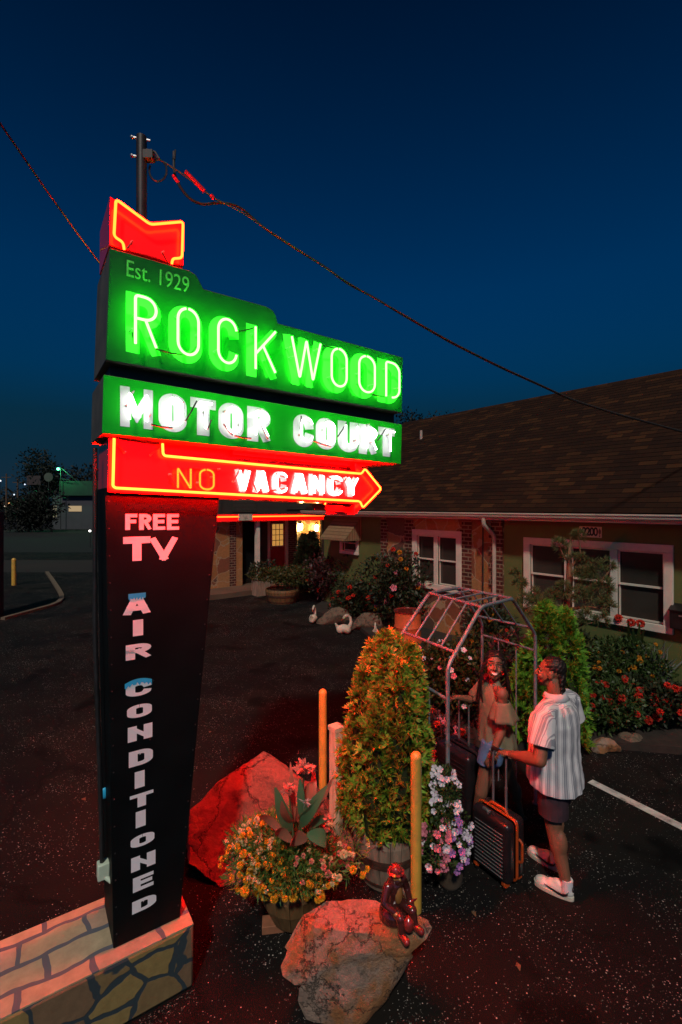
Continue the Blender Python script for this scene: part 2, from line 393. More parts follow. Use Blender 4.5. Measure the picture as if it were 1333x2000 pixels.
M['lawn'] = mat('dark_turf', (.003,.005,.0035), .95, .5, 1.2, .5, 20)

def m_flag(name, stops, mortar, scale, width, distort=.12, stretch=(1,1,1), rough=.75, bmp=.35):
    """irregular flagstones with raised mortar lines"""
    m, t, b, o = new_mat(name); vec = coords(t, scale=stretch)
    nz = noise_t(t, vec, 3.5, 3); ad = N(t, "ShaderNodeVectorMath", operation='MULTIPLY_ADD')
    t.links.new(nz.outputs[1], ad.inputs[0]); ad.inputs[1].default_value = (distort,)*3; t.links.new(vec, ad.inputs[2])
    ve = N(t, "ShaderNodeTexVoronoi", feature='DISTANCE_TO_EDGE'); vc = N(t, "ShaderNodeTexVoronoi")
    for v in (ve, vc): v.inputs['Scale'].default_value = scale; v.inputs['Randomness'].default_value = .9; t.links.new(ad.outputs[0], v.inputs['Vector'])
    sp = N(t, "ShaderNodeSeparateColor"); t.links.new(vc.outputs['Color'], sp.inputs[0])
    c = ramp(t, sp.outputs[0], stops, 'CONSTANT').outputs[0]
    n2 = noise_t(t, vec, 16, 7, .7); c = mixc(t, .55, c, ramp(t, n2.outputs[0], [(.25,(.25,.25,.25)),(.75,(1,1,1))]).outputs[0], 'MULTIPLY')
    mk = ramp(t, ve.outputs[0], [(width*.8,(1,1,1)),(width,(0,0,0))]).outputs[0]
    c = mixc(t, mk, c, mortar); t.links.new(c, b.inputs['Base Color']); b.inputs['Roughness'].default_value = rough
    h = mathn(t, 'ADD', mathn(t, 'MULTIPLY', n2.outputs[0], .5), mathn(t, 'MULTIPLY', mk, -.35)); bump(t, b, h, bmp, .012)
    return m
M['plinth_face'] = m_flag('plinth_face_stone', [(0,(.26,.17,.07)),(.3,(.33,.23,.08)),(.5,(.23,.14,.075)),(.7,(.29,.22,.10)),(.86,(.32,.16,.11))], (.028,.045,.055), 3.9, .050)
M['house_stone'] = m_flag('flagstone_wall', [(0,(.33,.14,.045)),(.25,(.40,.18,.06)),(.45,(.22,.075,.035)),(.62,(.36,.19,.075)),(.8,(.13,.06,.04))], (.30,.22,.13), 2.1, .026, .2, (1,1,1))

def m_bricktex(name, cols, mortar, bw, rh, ms, rough=.8, plane='XZ', squash=1.0, noise_s=14, bmp=.3, distort=0, off=.5):
    m, t, b, o = new_mat(name)
    c0 = N(t, "ShaderNodeTexCoord"); sx = N(t, "ShaderNodeSeparateXYZ"); t.links.new(c0.outputs['Object'], sx.inputs[0])
    cb = N(t, "ShaderNodeCombineXYZ")
    t.links.new(sx.outputs['XYZ'.index(plane[0])], cb.inputs[0]); t.links.new(sx.outputs['XYZ'.index(plane[1])], cb.inputs[1])
    vec = cb.outputs[0]
    if distort:
        nz = noise_t(t, vec, 4, 2); ad = N(t, "ShaderNodeVectorMath", operation='MULTIPLY_ADD')
        t.links.new(nz.outputs[1], ad.inputs[0]); ad.inputs[1].default_value = (distort, distort, 0); t.links.new(vec, ad.inputs[2]); vec = ad.outputs[0]
    br = N(t, "ShaderNodeTexBrick"); t.links.new(vec, br.inputs['Vector'])
    br.inputs['Color1'].default_value = (0,0,0,1); br.inputs['Color2'].default_value = (1,1,1,1); br.inputs['Mortar'].default_value = (.5,.5,.5,1)
    br.inputs['Scale'].default_value = 1; br.inputs['Mortar Size'].default_value = ms; br.inputs['Brick Width'].default_value = bw; br.inputs['Row Height'].default_value = rh
    br.inputs['Mortar Smooth'].default_value = .1; br.inputs['Bias'].default_value = 0; br.offset = off; br.squash = squash
    st = [(i/len(cols), c) for i, c in enumerate(cols)]
    c = ramp(t, br.outputs['Color'], st, 'LINEAR').outputs[0]
    n2 = noise_t(t, vec, noise_s, 6, .7); c = mixc(t, .6, c, ramp(t, n2.outputs[0], [(.25,(.35,.35,.35)),(.75,(1,1,1))]).outputs[0], 'MULTIPLY')
    big = noise_t(t, vec, .8, 5, .65); c = mixc(t, .5, c, ramp(t, big.outputs[0], [(.3,(.45,.45,.45)),(.65,(1,1,1))]).outputs[0], 'MULTIPLY')
    c = mixc(t, br.outputs['Fac'], c, mortar); t.links.new(c, b.inputs['Base Color']); b.inputs['Roughness'].default_value = rough; b.inputs['Specular IOR Level'].default_value = .2
    h = mathn(t, 'ADD', mathn(t, 'MULTIPLY', br.outputs['Fac'], -1.0), mathn(t, 'MULTIPLY', n2.outputs[0], .5)); bump(t, b, h, bmp, .012)
    return m
M['plinth_top'] = m_bricktex('plinth_top_stone', [(.62,.46,.30),(.54,.42,.24),(.68,.52,.35),(.52,.26,.20),(.60,.48,.31)], (.12,.13,.155), .36, .165, .015, .7, 'XY', 1.0, 9, .25, .09, .37)
M['shingle'] = m_bricktex('roof_shingles', [(.024,.0085,.003),(.033,.012,.004),(.027,.0095,.0035),(.038,.014,.005),(.075,.029,.009),(.022,.008,.0035)], (.010,.004,.002), .30, .14, .006, .9, 'XY', 1.0, 30, .5)
M['quoin'] = m_bricktex('quoin_brick', [(.10,.022,.018),(.15,.035,.024),(.08,.02,.018)], (.20,.15,.105), .22, .085, .013, .8, 'XZ')
M['siding'] = m_bricktex('lap_siding', [(.06,.055,.045),(.07,.06,.05)], (.015,.013,.012), 9.0, .14, .006, .7, 'XZ')
M['awning'] = m_bricktex('metal_awning', [(.30,.19,.10),(.34,.22,.12)], (.12,.07,.04), 9.0, .085, .010, .5, 'XY')

def m_rock(name, cols, scale=3.0, moss=(.05,.045,.04), bmp=.6, patch=None):
    m, t, b, o = new_mat(name); vec = coords(t)
    n1 = noise_t(t, vec, scale, 9, .68); c = ramp(t, n1.outputs[0], [(.28+.44*i/(len(cols)-1), cc) for i, cc in enumerate(cols)]).outputs[0]
    n2 = noise_t(t, vec, scale*3.3, 9, .75); c = mixc(t, ramp(t, n2.outputs[0], [(.52,(0,0,0)),(.66,(1,1,1))]).outputs[0], c, moss)
    if patch is not None:
        n5 = noise_t(t, vec, scale*.75, 6, .6); c = mixc(t, ramp(t, n5.outputs[0], [(.44,(0,0,0)),(.54,(.9,.9,.9))]).outputs[0], c, patch)
    vk = N(t, "ShaderNodeTexVoronoi", feature='DISTANCE_TO_EDGE'); vk.inputs['Scale'].default_value = scale*.8
    dk = noise_t(t, vec, scale*1.5, 6, .7); ak = N(t, "ShaderNodeVectorMath", operation='MULTIPLY_ADD')
    t.links.new(dk.outputs[1], ak.inputs[0]); ak.inputs[1].default_value = (.45,.45,.45); t.links.new(vec, ak.inputs[2]); t.links.new(ak.outputs[0], vk.inputs['Vector'])
    crk = ramp(t, vk.outputs[0], [(0,(1,1,1)),(.022,(0,0,0))]).outputs[0]; c = mixc(t, mathn(t, 'MULTIPLY', crk, .8), c, tuple(x*.35 for x in moss))
    n4 = noise_t(t, vec, 42, 6, .7); c = mixc(t, .5, c, ramp(t, n4.outputs[0], [(.3,(.4,.4,.4)),(.7,(1,1,1))]).outputs[0], 'MULTIPLY')
    t.links.new(c, b.inputs['Base Color']); b.inputs['Roughness'].default_value = .8
    n3 = noise_t(t, vec, scale*7, 10, .75); hh = mathn(t, 'ADD', mathn(t, 'MULTIPLY', crk, -.8), mathn(t, 'ADD', n3.outputs[0], mathn(t, 'MULTIPLY', n4.outputs[0], .4))); bump(t, b, hh, bmp, .035)
    return m
M['rock_red'] = m_rock('sandstone_boulder', [(.20,.075,.05),(.28,.11,.075),(.34,.15,.10)], 2.2, (.09,.035,.025), .7)
M['rock_front'] = m_rock('pale_flat_rock', [(.27,.19,.14),(.42,.29,.22),(.33,.27,.20)], 3.6, (.085,.07,.055), .9, patch=(.36,.15,.045))
M['rock_bed'] = m_rock('garden_rock', [(.13,.09,.06),(.2,.15,.1)], 3.0)

def m_shirt(name, kind):
    m, t, b, o = new_mat(name); c0 = N(t, "ShaderNodeTexCoord"); sx = N(t, "ShaderNodeSeparateXYZ")
    vec = c0.outputs['Object']; nz = noise_t(t, vec, 5, 3)
    ad = N(t, "ShaderNodeVectorMath", operation='MULTIPLY_ADD'); t.links.new(nz.outputs[1], ad.inputs[0]); ad.inputs[1].default_value = (.008,)*3; t.links.new(vec, ad.inputs[2])
    t.links.new(ad.outputs[0], sx.inputs[0])
    if kind == 'torso': x = mathn(t, 'MULTIPLY', mathn(t, 'ARCTAN2', sx.outputs[0], mathn(t, 'MULTIPLY', sx.outputs[1], -1.6)), .21)
    else: x = mathn(t, 'MULTIPLY_ADD', sx.outputs[0], .25, sx.outputs[1])
    def stripes(per, lo, hi, ph=0.0):
        fr = mathn(t, 'FRACT', mathn(t, 'MULTIPLY_ADD', x, 1/per, 5+ph))
        return mathn(t, 'MULTIPLY', mathn(t, 'GREATER_THAN', fr, lo), mathn(t, 'LESS_THAN', fr, hi))
    c = mixc(t, stripes(.072, .0, .42), (.76,.73,.74), (.33,.33,.37))
    c = mixc(t, stripes(.072, .48, .54), c, (.38,.36,.40))
    c = mixc(t, stripes(.072, .84, .90), c, (.36,.34,.40))
    c = mixc(t, stripes(.072, .18, .24), c, (.55,.55,.57))
    n = noise_t(t, vec, 160, 4, .7); c = mixc(t, .3, c, n.outputs[0], 'MULTIPLY')
    t.links.new(c, b.inputs['Base Color']); b.inputs['Roughness'].default_value = .9; b.inputs['Specular IOR Level'].default_value = .15
    bump(t, b, noise_t(t, vec, 300, 3).outputs[0], .25, .003); return m
M['shirt'] = m_shirt('striped_shirt_cloth', 'torso'); M['sleeve'] = m_shirt('striped_sleeve_cloth', 'sleeve')

# ------------------------------------------------------------------ ground
def sheet(name, poly, z, m, kind='structure'):
    mb = MB(); mb.add([(p[0], p[1], z) for p in poly], [tuple(range(len(poly)))]); o = mb.build(name, m, smooth=False); o["kind"] = kind
    me = o.data
    if me.polygons[0].normal.z < 0: me.flip_normals()
    return o
sheet('ground', [(-400,-30),(400,-30),(400,900),(-400,900)], 0.0, M['asphalt'])
def gp(*pts): return [tuple(gr(u, v).xy) for u, v in pts]
sheet('road', [(-300,30),(-9.5,26.0),(-9.3,21.2),(-300,20.5)], .004, M['road'])
sheet('lawn', [(-300,30.5),(-6,30.5),(-6,60),(-300,60)], .005, M['lawn'])
def along(mb, path, w_, h_, z0=0.0):
    P = [Vector((p[0], p[1])) for p in path]
    L, Rr = [], []
    for i, p in enumerate(P):
        a = P[max(0,i-1)]; b = P[min(len(P)-1,i+1)]; d = (b-a).normalized(); n_ = Vector((-d.y, d.x))
        L.append(p+n_*w_/2); Rr.append(p-n_*w_/2)
    n = len(P); vs = [(p.x,p.y,z0) for p in L]+[(p.x,p.y,z0) for p in Rr]+[(p.x,p.y,h_) for p in L]+[(p.x,p.y,h_) for p in Rr]
    fs = []
    for i in range(n-1):
        fs += [(2*n+i,3*n+i,3*n+i+1,2*n+i+1),(i,2*n+i,2*n+i+1,i+1),(n+i,n+i+1,3*n+i+1,3*n+i)]
    fs += [(0,n,3*n,2*n),(n-1,2*n-1+0,4*n-1,3*n-1)]
    mb.add(vs, fs)
kp = gp((92,1119),(104,1136),(116,1155),(121,1165),(121,1172),(114,1179),(100,1185),(60,1196),(6,1211))
mb = MB(); along(mb, kp, .13, .07); o = mb.build('kerb', M['kerb_paint'], smooth=False); o["kind"] = 'structure'
sl = gp((1153,1526),(1345,1622))
mb = MB(); along(mb, sl, .10, .004, .003); o = mb.build('road_marking', M['line_paint'], smooth=False); o["kind"] = 'structure'
# raised planting bed along the house
bed = [(-0.9,13.2),(0.35,11.6),(0.9,9.6),(1.15,7.2),(1.35,5.95),(2.0,5.6),(2.6,5.95),(3.2,5.75),(4.6,5.5),(8.5,4.6),(9.5,4.2),(9.5,2.0),(7.5,4.3),(5.118,7.26),(-.54,14.4)]
mb = MB(); mb.slab([p for p in bed], .002, .09); o = mb.build('planting_bed', M['soil'], smooth=False); o["kind"] = 'structure'

# ------------------------------------------------------------------ motel house on the right
H0 = Vector((5.118, 7.26)); HA = math.atan2(-.785, .62)          # local x runs towards the viewer, y into the house
house = thing('motel_house', 'low motel building with green walls, flagstone panel and brown shingle roof', 'building', (H0.x, H0.y, 0), HA)
def WL(u, v, off=0.0): return on_plane(u, v, H0, HA, off)
def house_wall():
    # green wall with real openings: strips round the windows
    return None
wx0 = WL(1028,1100).x; wx1 = WL(1315,1100).x; wz0, wz1 = 1.0, 2.35
sxa, sxb = WL(905,1080).x, WL(812,1080).x                        # stone panel window right, left
sz0, sz1 = 1.05, 2.40
pa, pb = WL(985,1080).x, WL(748,1080).x                          # stone panel right / left
ax0, ax1 = WL(668,1060).x, WL(702,1060).x; az0, az1 = WL(690,1082).z, WL(690,1040).z
XL, XR, ZT = -9.1, 7.0, 2.80
def wall_with_holes(mb, x0, x1, z0, z1, y0, y1, holes, m=0):
    xs = sorted({x0, x1} | {h[0] for h in holes} | {h[1] for h in holes})
    for a, b in zip(xs[:-1], xs[1:]):
        hs = sorted([h for h in holes if h[0] <= a+1e-6 and h[1] >= b-1e-6], key=lambda h: h[2]); z = z0
        for h in hs: mb.box(a, b, y0, y1, z, h[2], m); z = h[3]
        mb.box(a, b, y0, y1, z, z1, m)
mb = MB(); wall_with_holes(mb, XL, pb, 0, ZT, 0, .25, [(ax0, ax1, az0, az1)])
mb.box(XL, XL+.25, .25, 8, 0, ZT); mb.build('wall', M['green_wall'], house, smooth=False)
mb = MB(); wall_with_holes(mb, pa, XR, 0, ZT, 0, .25, [(wx0, wx1, wz0, wz1)])
mb.build('wall', M['green_wall'], house, smooth=False)
mb = MB(); wall_with_holes(mb, pb, pa, 0, ZT-.12, -.05, .20, [(sxb, sxa, sz0, sz1)])
o = mb.build('stone_panel', M['house_stone'], house, smooth=False)
mb = MB(); mb.box(pb, pa, -.047, .2, ZT-.12, ZT); mb.build('frieze_board', M['dark_wall'], house, smooth=False)
for (qa, qb) in ((sxb-.30, sxb-.02), (sxa+.02, sxa+.26), (pa-.26, pa), (pb, pb+.2)):
    qm = MB(); n = 0; z = .1
    while z < ZT-.2:                                             # toothed brick edging
        d = .05 if n % 2 else 0
        qm.box(qa-(d if qa > sxb and qa != pb else 0), qb+(d if qb <= sxb or qa == pb else 0), -.075-.002*(n%2), -.045, z, z+.17); z += .17; n += 1
    qm.build('brick_edging', M['quoin'], house, smooth=False)

def window(x0, x1, z0, z1, y, nlight, fw=.10, name='window', mul=.11):
    """frame, sashes and panes as one window part"""
    f = MB()
    f.box(x0-.02, x1+.02, y-.06, y-.01, z1-fw, z1+.01); f.box(x0-.02, x1+.02, y-.07, y-.01, z0-.01, z0+fw)
    f.box(x0-.02, x0+fw, y-.057, y-.012, z0+fw, z1-fw); f.box(x1-fw, x1+.02, y-.057, y-.012, z0+fw, z1-fw)
    W = (x1-x0-2*fw-(nlight-1)*mul)/nlight; panes = []
    for i in range(nlight):
        a = x0+fw+i*(W+mul); b = a+W; panes.append((a, b))
        if i: f.box(a-mul, a, y-.05, y-.012, z0+fw, z1-fw)
    wo = f.build(name, M['trim'], house, smooth=False, bevel=.006)
    zm = (z0+z1)/2
    sa = MB(); s_ = .03
    for a, b in panes:
        for (za, zb, yy) in ((zm-.015, z1-fw, y+.0), (z0+fw, zm+.015, y+.025)):
            sa.box(a, b, yy, yy+.022, zb-s_, zb); sa.box(a, b, yy, yy+.022, za, za+s_)
            sa.box(a, a+s_*.8, yy, yy+.022, za+s_, zb-s_); sa.box(b-s_*.8, b, yy, yy+.022, za+s_, zb-s_)
    sa.build('sash', M['trim'], wo, smooth=False)
    for a, b in panes:
        g = MB(); g.box(a, b, y+.052, y+.058, z0+fw, z1-fw); g.build('pane', M['glass'], wo, smooth=False)
    c = MB(); nseg = 40
    for i in range(nseg):
        xa = x0+(x1-x0)*i/nseg; xb = x0+(x1-x0)*(i+1)/nseg
        ya = y+.16+.02*math.sin(i*1.9); yb = y+.16+.02*math.sin((i+1)*1.9)
        c.add([(xa,ya,z0),(xb,yb,z0),(xb,yb,z1),(xa,ya,z1)], [(0,1,2,3)])
    c.build('curtain', M['curtain'], wo, smooth=False)
    return wo
window(wx0, wx1, wz0, wz1, -.01, 3, .11)
w2 = window(sxb, sxa, sz0, sz1, -.045, 2, .12)
w3 = window(ax0, ax1, az0, az1, -.01, 1, .08)
# slatted metal awning over the small window
e0, e1 = ax0-.25, ax1+.12; zt = WL(690,1009).z; zb = zt-.62; ay = -.62
aw = MB(); aw.add([(e0,-.02,zt),(e1,-.02,zt),(e1,ay,zb),(e0,ay,zb),(e0,-.02,zt-.03),(e1,-.02,zt-.03),(e1,ay,zb-.03),(e0,ay,zb-.03)],
    [(0,3,2,1),(4,5,6,7),(0,4,7,3),(1,2,6,5),(3,7,6,2)])
aw.add([(e1-.01,-.02,zt-.03),(e1-.01,ay,zb-.03),(e1-.01,-.02,zb-.03)], [(0,1,2)])
aw.add([(e0+.01,-.02,zt-.03),(e0+.01,ay,zb-.03),(e0+.01,-.02,zb-.03)], [(0,1,2)])
aw.build('window_awning', M['awning'], house, smooth=False)
# roof: a sloping slab up to the ridge, its own axes so that the shingle courses run along the eave
OV = .42
zg = WL(1333,1006,-OV).z; zr = 6.02; run = 4.0+OV; pitch = math.atan2(zr-zg, run); slope = math.hypot(zr-zg, run)
rf = MB(); rf.box(XL-.5, XR+3, 0, slope, -.06, 0)
# slightly lifted courses so that the eave-to-ridge silhouette and light break up
for i in range(int(slope/.14)):
    rf.add([(XL-.5, i*.14, .007),(XR+3, i*.14, .007),(XR+3,(i+1)*.14,.002),(XL-.5,(i+1)*.14,.002),(XL-.5,i*.14,.001),(XR+3,i*.14,.001)], [(0,1,2,3),(4,5,1,0)])
roof = rf.build('roof', M['shingle'], house, smooth=False); roof.location = (0,-OV,zg+.02); roof.rotation_euler.x = pitch
r2 = MB(); r2.box(XL-.5, XR+3, 0, slope, -.06, 0); rb = r2.build('rear_roof', M['shingle'], house, smooth=False)
rb.location = (0, -OV+2*run, zg+.02); rb.rotation_euler = (pitch, 0, 0); rb.scale.y = -1
gm = MB(); gm.prism([(-.02,0),(.02,0)], 0, 0) if False else None
prof = [(-OV-.11,zg+.005),(-OV-.115,zg-.02),(-OV-.10,zg-.035),(-OV-.095,zg-.07),(-OV-.07,zg-.105),(-OV,zg-.105),(-OV,zg-.09),(-OV-.06,zg-.09),(-OV-.08,zg-.06),(-OV-.095,zg+.005)]
n = len(prof); vs = [(XL-.5,p[0],p[1]) for p in prof]+[(XR+3,p[0],p[1]) for p in prof]
gm = MB(); gm.add(vs, [(i,(i+1)%n,(i+1)%n+n,i+n) for i in range(n)]+[tuple(range(n-1,-1,-1)),tuple(range(n,2*n))])
gm.build('gutter', M['gutter'], house, smooth=False)
fm = MB(); fm.box(XL-.5, XR+3, -OV+.002, -OV+.03, zg-.14, zg); fm.box(XL-.5, XR+3, -OV+.03, 0, zg-.14, zg-.12)
fm.build('fascia', M['trim'], house, smooth=False)
def downspout(x, m):
    d = MB(); p = fillet([(x,-OV-.05,zg-.1),(x,-OV-.05,zg-.24),(x+.0,-.11,zg-.46),(x,-.11,.12)], .08, 4)
    d.tube(p, .042, 8); d.build('downspout', m, house)
downspout(WL(966,1090,-.1).x, M['gutter'])
d = MB(); xx = WL(943,1090,-.1).x; d.tube([(xx,-.09,zg-.14),(xx,-.09,.5)], .015, 6); d.build('conduit', M['dark_metal'], house)
# house number plate
pc0 = WL(1131.5,1040,-.03); pc1 = WL(1175,1040,-.03); zc = WL(1153,1039,-.03).z; ph = .095
pl = MB(); pl.box(pc0.x, pc1.x, -.03, -.004, zc-ph, zc+ph); plate = pl.build('number_plate', M['trim'], house, smooth=False, bevel=.008)
def text_mesh(name, s, size, m, parent, loc, rot, thick=.002, sx=1.0, bold=0.0):
    cu = bpy.data.curves.new(name, 'FONT'); cu.body = s; cu.size = size; cu.align_x = 'CENTER'; cu.align_y = 'CENTER'; cu.extrude = thick; cu.offset = bold
    to = bpy.data.objects.new(name, cu); COL.objects.link(to)
    me = bpy.data.meshes.new_from_object(to.evaluated_get(bpy.context.evaluated_depsgraph_get())); bpy.data.objects.remove(to)
    me.materials.clear(); me.materials.append(m); o = bpy.data.objects.new(name, me); COL.objects.link(o); o.parent = parent
    o.location = loc; o.rotation_euler = rot; o.scale = (sx, 1, 1); return o
xm = (pc0.x+pc1.x)/2; W_ = pc1.x-pc0.x
for i, ch in enumerate('2200'):
    text_mesh('numeral', ch, .20, M['black'], plate, (xm+(i-1.5)*W_*.17, -.033, zc), (R(90),0,0), .002, .75, .006)
for s in (-1, 1):                                                # little fleur marks at both ends of the plate
    f = MB(); x_ = xm+s*W_*.43
    for k in range(-3, 4): f.box(x_+k*.006-.002, x_+k*.006+.002, -.034, -.031, zc-.05+abs(k)*.010, zc+.07-abs(k)*.012)
    f.prism([(x_-.018,zc-.055),(x_,zc-.085),(x_+.018,zc-.055)], -.034, -.031); f.build('plate_ornament', M['black'], plate, smooth=False)
# vent pipe on the roof
vp = MB(); vp.tube([(0,0,0),(0,0,.30)], .045, 10)
v_ = vp.build('vent_pipe', M['gutter'], house)
q = on_plane(823,828,H0,HA,2.7); v_.location = (q.x, 2.7, zg+(2.7+OV)*math.tan(pitch)-.02)
# black wall mailbox by the window
mx = WL(1312,1195).x+.02; bm = MB(); zz = WL(1322,1225).z; bm.box(mx, mx+.42, -.16, -.003, zz, zz+.30)
mail = thing('mailbox', 'black metal mailbox on the green wall beside the wide window', 'mailbox', (H0.x,H0.y,0), HA)
bm.build('box_body', M['black'], mail, bevel=.01)
bm = MB(); bm.add([(mx-.01,-.003,zz+.37),(mx+.43,-.003,zz+.37),(mx+.43,-.18,zz+.29),(mx-.01,-.18,zz+.29),(mx-.01,-.003,zz+.35),(mx+.43,-.003,zz+.35),(mx+.43,-.18,zz+.27),(mx-.01,-.18,zz+.27)],[(0,3,2,1),(4,5,6,7),(0,4,7,3),(1,2,6,5),(3,7,6,2),(0,1,5,4)])
bm.build('lid', M['black'], mail, smooth=False)
bm = MB(); bm.box(mx+.12, mx+.20, -.166, -.16, zz+.2, zz+.22); bm.build('latch', M['steel'], mail, smooth=False)

# ------------------------------------------------------------------ office wing with neon canopy behind the court
WA = math.atan2(.62, .785); WP = at(541, 1100, 19.0); W0 = Vector((WP.x, WP.y))
wing = thing('office_wing', 'dark motel office wing with red door and neon edged canopy', 'building', (W0.x, W0.y, 0), WA)
def OL(u, v, off=0.0): return on_plane(u, v, W0, WA, off)
FZ = .33
dx0, dx1 = OL(528,1060).x, OL(558,1060).x; dz1 = OL(541,1016).z
px0, px1 = OL(580,1060).x, OL(632,1060).x; pz0, pz1 = OL(600,1100).z, OL(600,1016).z
WL_ = OL(300,1000).x
mb = MB(); wall_with_holes(mb, WL_, 5.5, 0, 6.2, 0, .25, [(dx0-.1,dx1+.1,FZ,dz1+.05),(px0,px1,FZ,pz1)])
mb.build('wall', M['dark_wall'], wing, smooth=False)
mb = MB(); mb.box(WL_,5.5,.25,1.2,6.1,6.2); mb.box(WL_-.2,5.7,-.5,1.2,6.2,6.35); mb.build('roof', M['shingle'], wing, smooth=False)
for u0,u1,v0,v1 in ((405,432,962,1002),(455,500,975,1000),(560,608,978,995)):   # dim boarded panels above the canopy
    b = MB(); a0 = OL(u0,980).x; a1 = OL(u1,980).x; b.box(a0,a1,-.05,-.002,OL(u0,v1).z,OL(u0,v0).z); b.build('siding_panel', M['siding'], wing, smooth=False)
dr = MB(); dr.box(dx0,dx1,.06,.10,FZ,dz1); door = dr.build('door', M['door_red'], wing, smooth=False)
dw0, dw1 = dx0+(dx1-dx0)*.17, dx1-(dx1-dx0)*.12; dzm = OL(541,1066).z
fr = MB()
for (a,b,c,d_) in ((dw0-.04,dw1+.04,dzm-.04,dzm),(dw0-.04,dw1+.04,dz1-.16,dz1-.12),(dw0-.04,dw0,dzm,dz1-.16),(dw1,dw1+.04,dzm,dz1-.16)): fr.box(a,b,.035,.06,c,d_)
for i in range(1,3): x_ = dw0+(dw1-dw0)*i/3; fr.box(x_-.012,x_+.012,.04,.06,dzm,dz1-.16)
for i in range(1,4): z_ = dzm+(dz1-.16-dzm)*i/4; fr.box(dw0,dw1,.043,.06,z_-.012,z_+.012)
fr.build('glazing_bars', M['plaster'], door, smooth=False)
g = MB(); g.box(dw0,dw1,.052,.058,dzm,dz1-.14); g.build('pane', emi('lit_door_pane',(1,.46,.10),.55), door, smooth=False)
k = MB(); k.ell((dx0+.07,.03,FZ+.95),.035,seg=8,rings=6); k.build('handle', M['steel'], door)
k = MB()
for (a,b) in ((dx0-.12,dx0),(dx1,dx1+.12)): k.box(a,b,-.02,.1,FZ,dz1)
k.box(dx0-.12,dx1+.12,-.02,.1,dz1,dz1+.08); k.build('door_frame', M['trim'], wing, smooth=False)
k = MB(); k.box(dx1+.12, px0, -.02, -.002, FZ, dz1); k.build('brick_edging', M['quoin'], wing, smooth=False)
# lit porch behind the opening
k = MB(); k.box(px0-.6,px1+.9,1.6,1.7,0,3.2); k.box(px0-.65,px0-.6,.25,1.7,0,3.2); k.box(px1+.9,px1+.95,.25,1.7,0,3.2); k.box(px0-.65,px1+.95,.25,1.7,3.2,3.25); k.build('porch_wall', M['house_stone'], wing, smooth=False)
k = MB(); k.box(px0+.55*(px1-px0),px0+.85*(px1-px0),1.5,1.6,FZ,dz1-.05); k.build('porch_door', M['trim'], wing, smooth=False)
def lantern(u, v, off, en, nm, lab):
    p = OL(u, v, off); L = thing('wall_lantern', lab, 'lamp', (0,0,0)); L.parent = None
    mw = Matrix.Translation((W0.x,W0.y,0)) @ Matrix.Rotation(WA,4,'Z'); L.location = mw @ p; L.rotation_euler.z = WA
    b = MB(); b.lathe([(.03,-.16),(.075,-.10),(.085,.10),(.04,.15)],seg=10); b.build('glass_globe', emi('warm_lamp_glass',(1,.55,.17),en), L)
    b = MB(); b.lathe([(.10,.14),(.10,.16),(.03,.24),(.01,.28)],seg=10); b.lathe([(.02,-.22),(.05,-.17),(.05,-.155)],seg=8); b.box(-.02,.02,.0,.12,.18,.22); b.build('lantern_cap', M['dark_metal'], L)
    return L
lantern(588,1029,1.42,170,'', 'glowing glass wall lantern in the office porch nearer the red door')
lantern(619,1031,1.42,170,'', 'glowing glass wall lantern at the right side of the lit office porch')
# canopy: thin slab with a bent red fascia and a neon line
cz = OL(470,1012,-1.6).z
c0 = OL(395,1010,-1.6).x; c1 = OL(470,1013,-1.6).x; c2 = OL(668,1010,-1.6).x
poly = [(c0-2,-1.0),(c1,-1.6),(c2,-1.6),(c2+.2,0),(c0-2,0)]
k = MB(); k.slab(poly, cz-.10, cz+.16); cano = k.build('canopy', M['dark_metal'], wing, smooth=False)
fas = MB()
for (a,b) in ((poly[0],poly[1]),(poly[1],poly[2])):
    d_ = (Vector(b)-Vector(a)).normalized(); n_ = Vector((d_.y,-d_.x))*.02
    fas.add([(a[0]+n_.x,a[1]+n_.y,cz-.12),(b[0]+n_.x,b[1]+n_.y,cz-.12),(b[0]+n_.x,b[1]+n_.y,cz+.12),(a[0]+n_.x,a[1]+n_.y,cz+.12)],[(0,1,2,3)])
fas.build('red_fascia', M['red_metal'], cano, smooth=False)
k = MB(); k.tube([(c0-2,-1.06,cz+.05),(c1,-1.66,cz+.05),(c2,-1.66,cz+.05)], .022, 6); k.build('neon_tube', M['tube_canopy'], cano)
k = MB(); k.box(c1-.10,c1+.42,-1.69,-1.625,cz-.08,cz+.14); k.build('joint_cover', M['plaster'], cano, smooth=False)
# stone pier, posts, step slab
q0, q1 = OL(424,1100,-1.2).x, OL(474,1100,-1.2).x
k = MB(); k.box(q0-1.2,q1,-1.2,-.6,0,cz-.1); k.build('stone_pier', M['house_stone'], wing, smooth=False)
qq0, qq1 = OL(449,1100,-1.2).x, OL(461,1100,-1.2).x
k = MB(); k.box(qq0,qq1,-1.225,-1.195,0,cz-.1); k.build('brick_edging', M['quoin'], wing, smooth=False)
for u in (503, 634):
    x_ = OL(u,1060,-1.4).x; k = MB(); k.box(x_-.07,x_+.07,-1.47,-1.33,0,cz-.1); k.build('canopy_post', M['trim'] if u < 600 else M['dark_metal'], wing, smooth=False)
x0_, x1_ = OL(476,1060,-.9).x, OL(500,1060,-.9).x
k = MB(); k.box(x0_,x1_,-.9,-.82,0,cz-.1); k.build('side_door', M['black_panel'], wing, smooth=False)
k = MB(); k.box(WL_,5.5,-2.3,0,0,.16); k.box(WL_,5.5,-.9,0,.16,FZ-.004); k.build('step_slab', M['concrete'], wing, smooth=False)
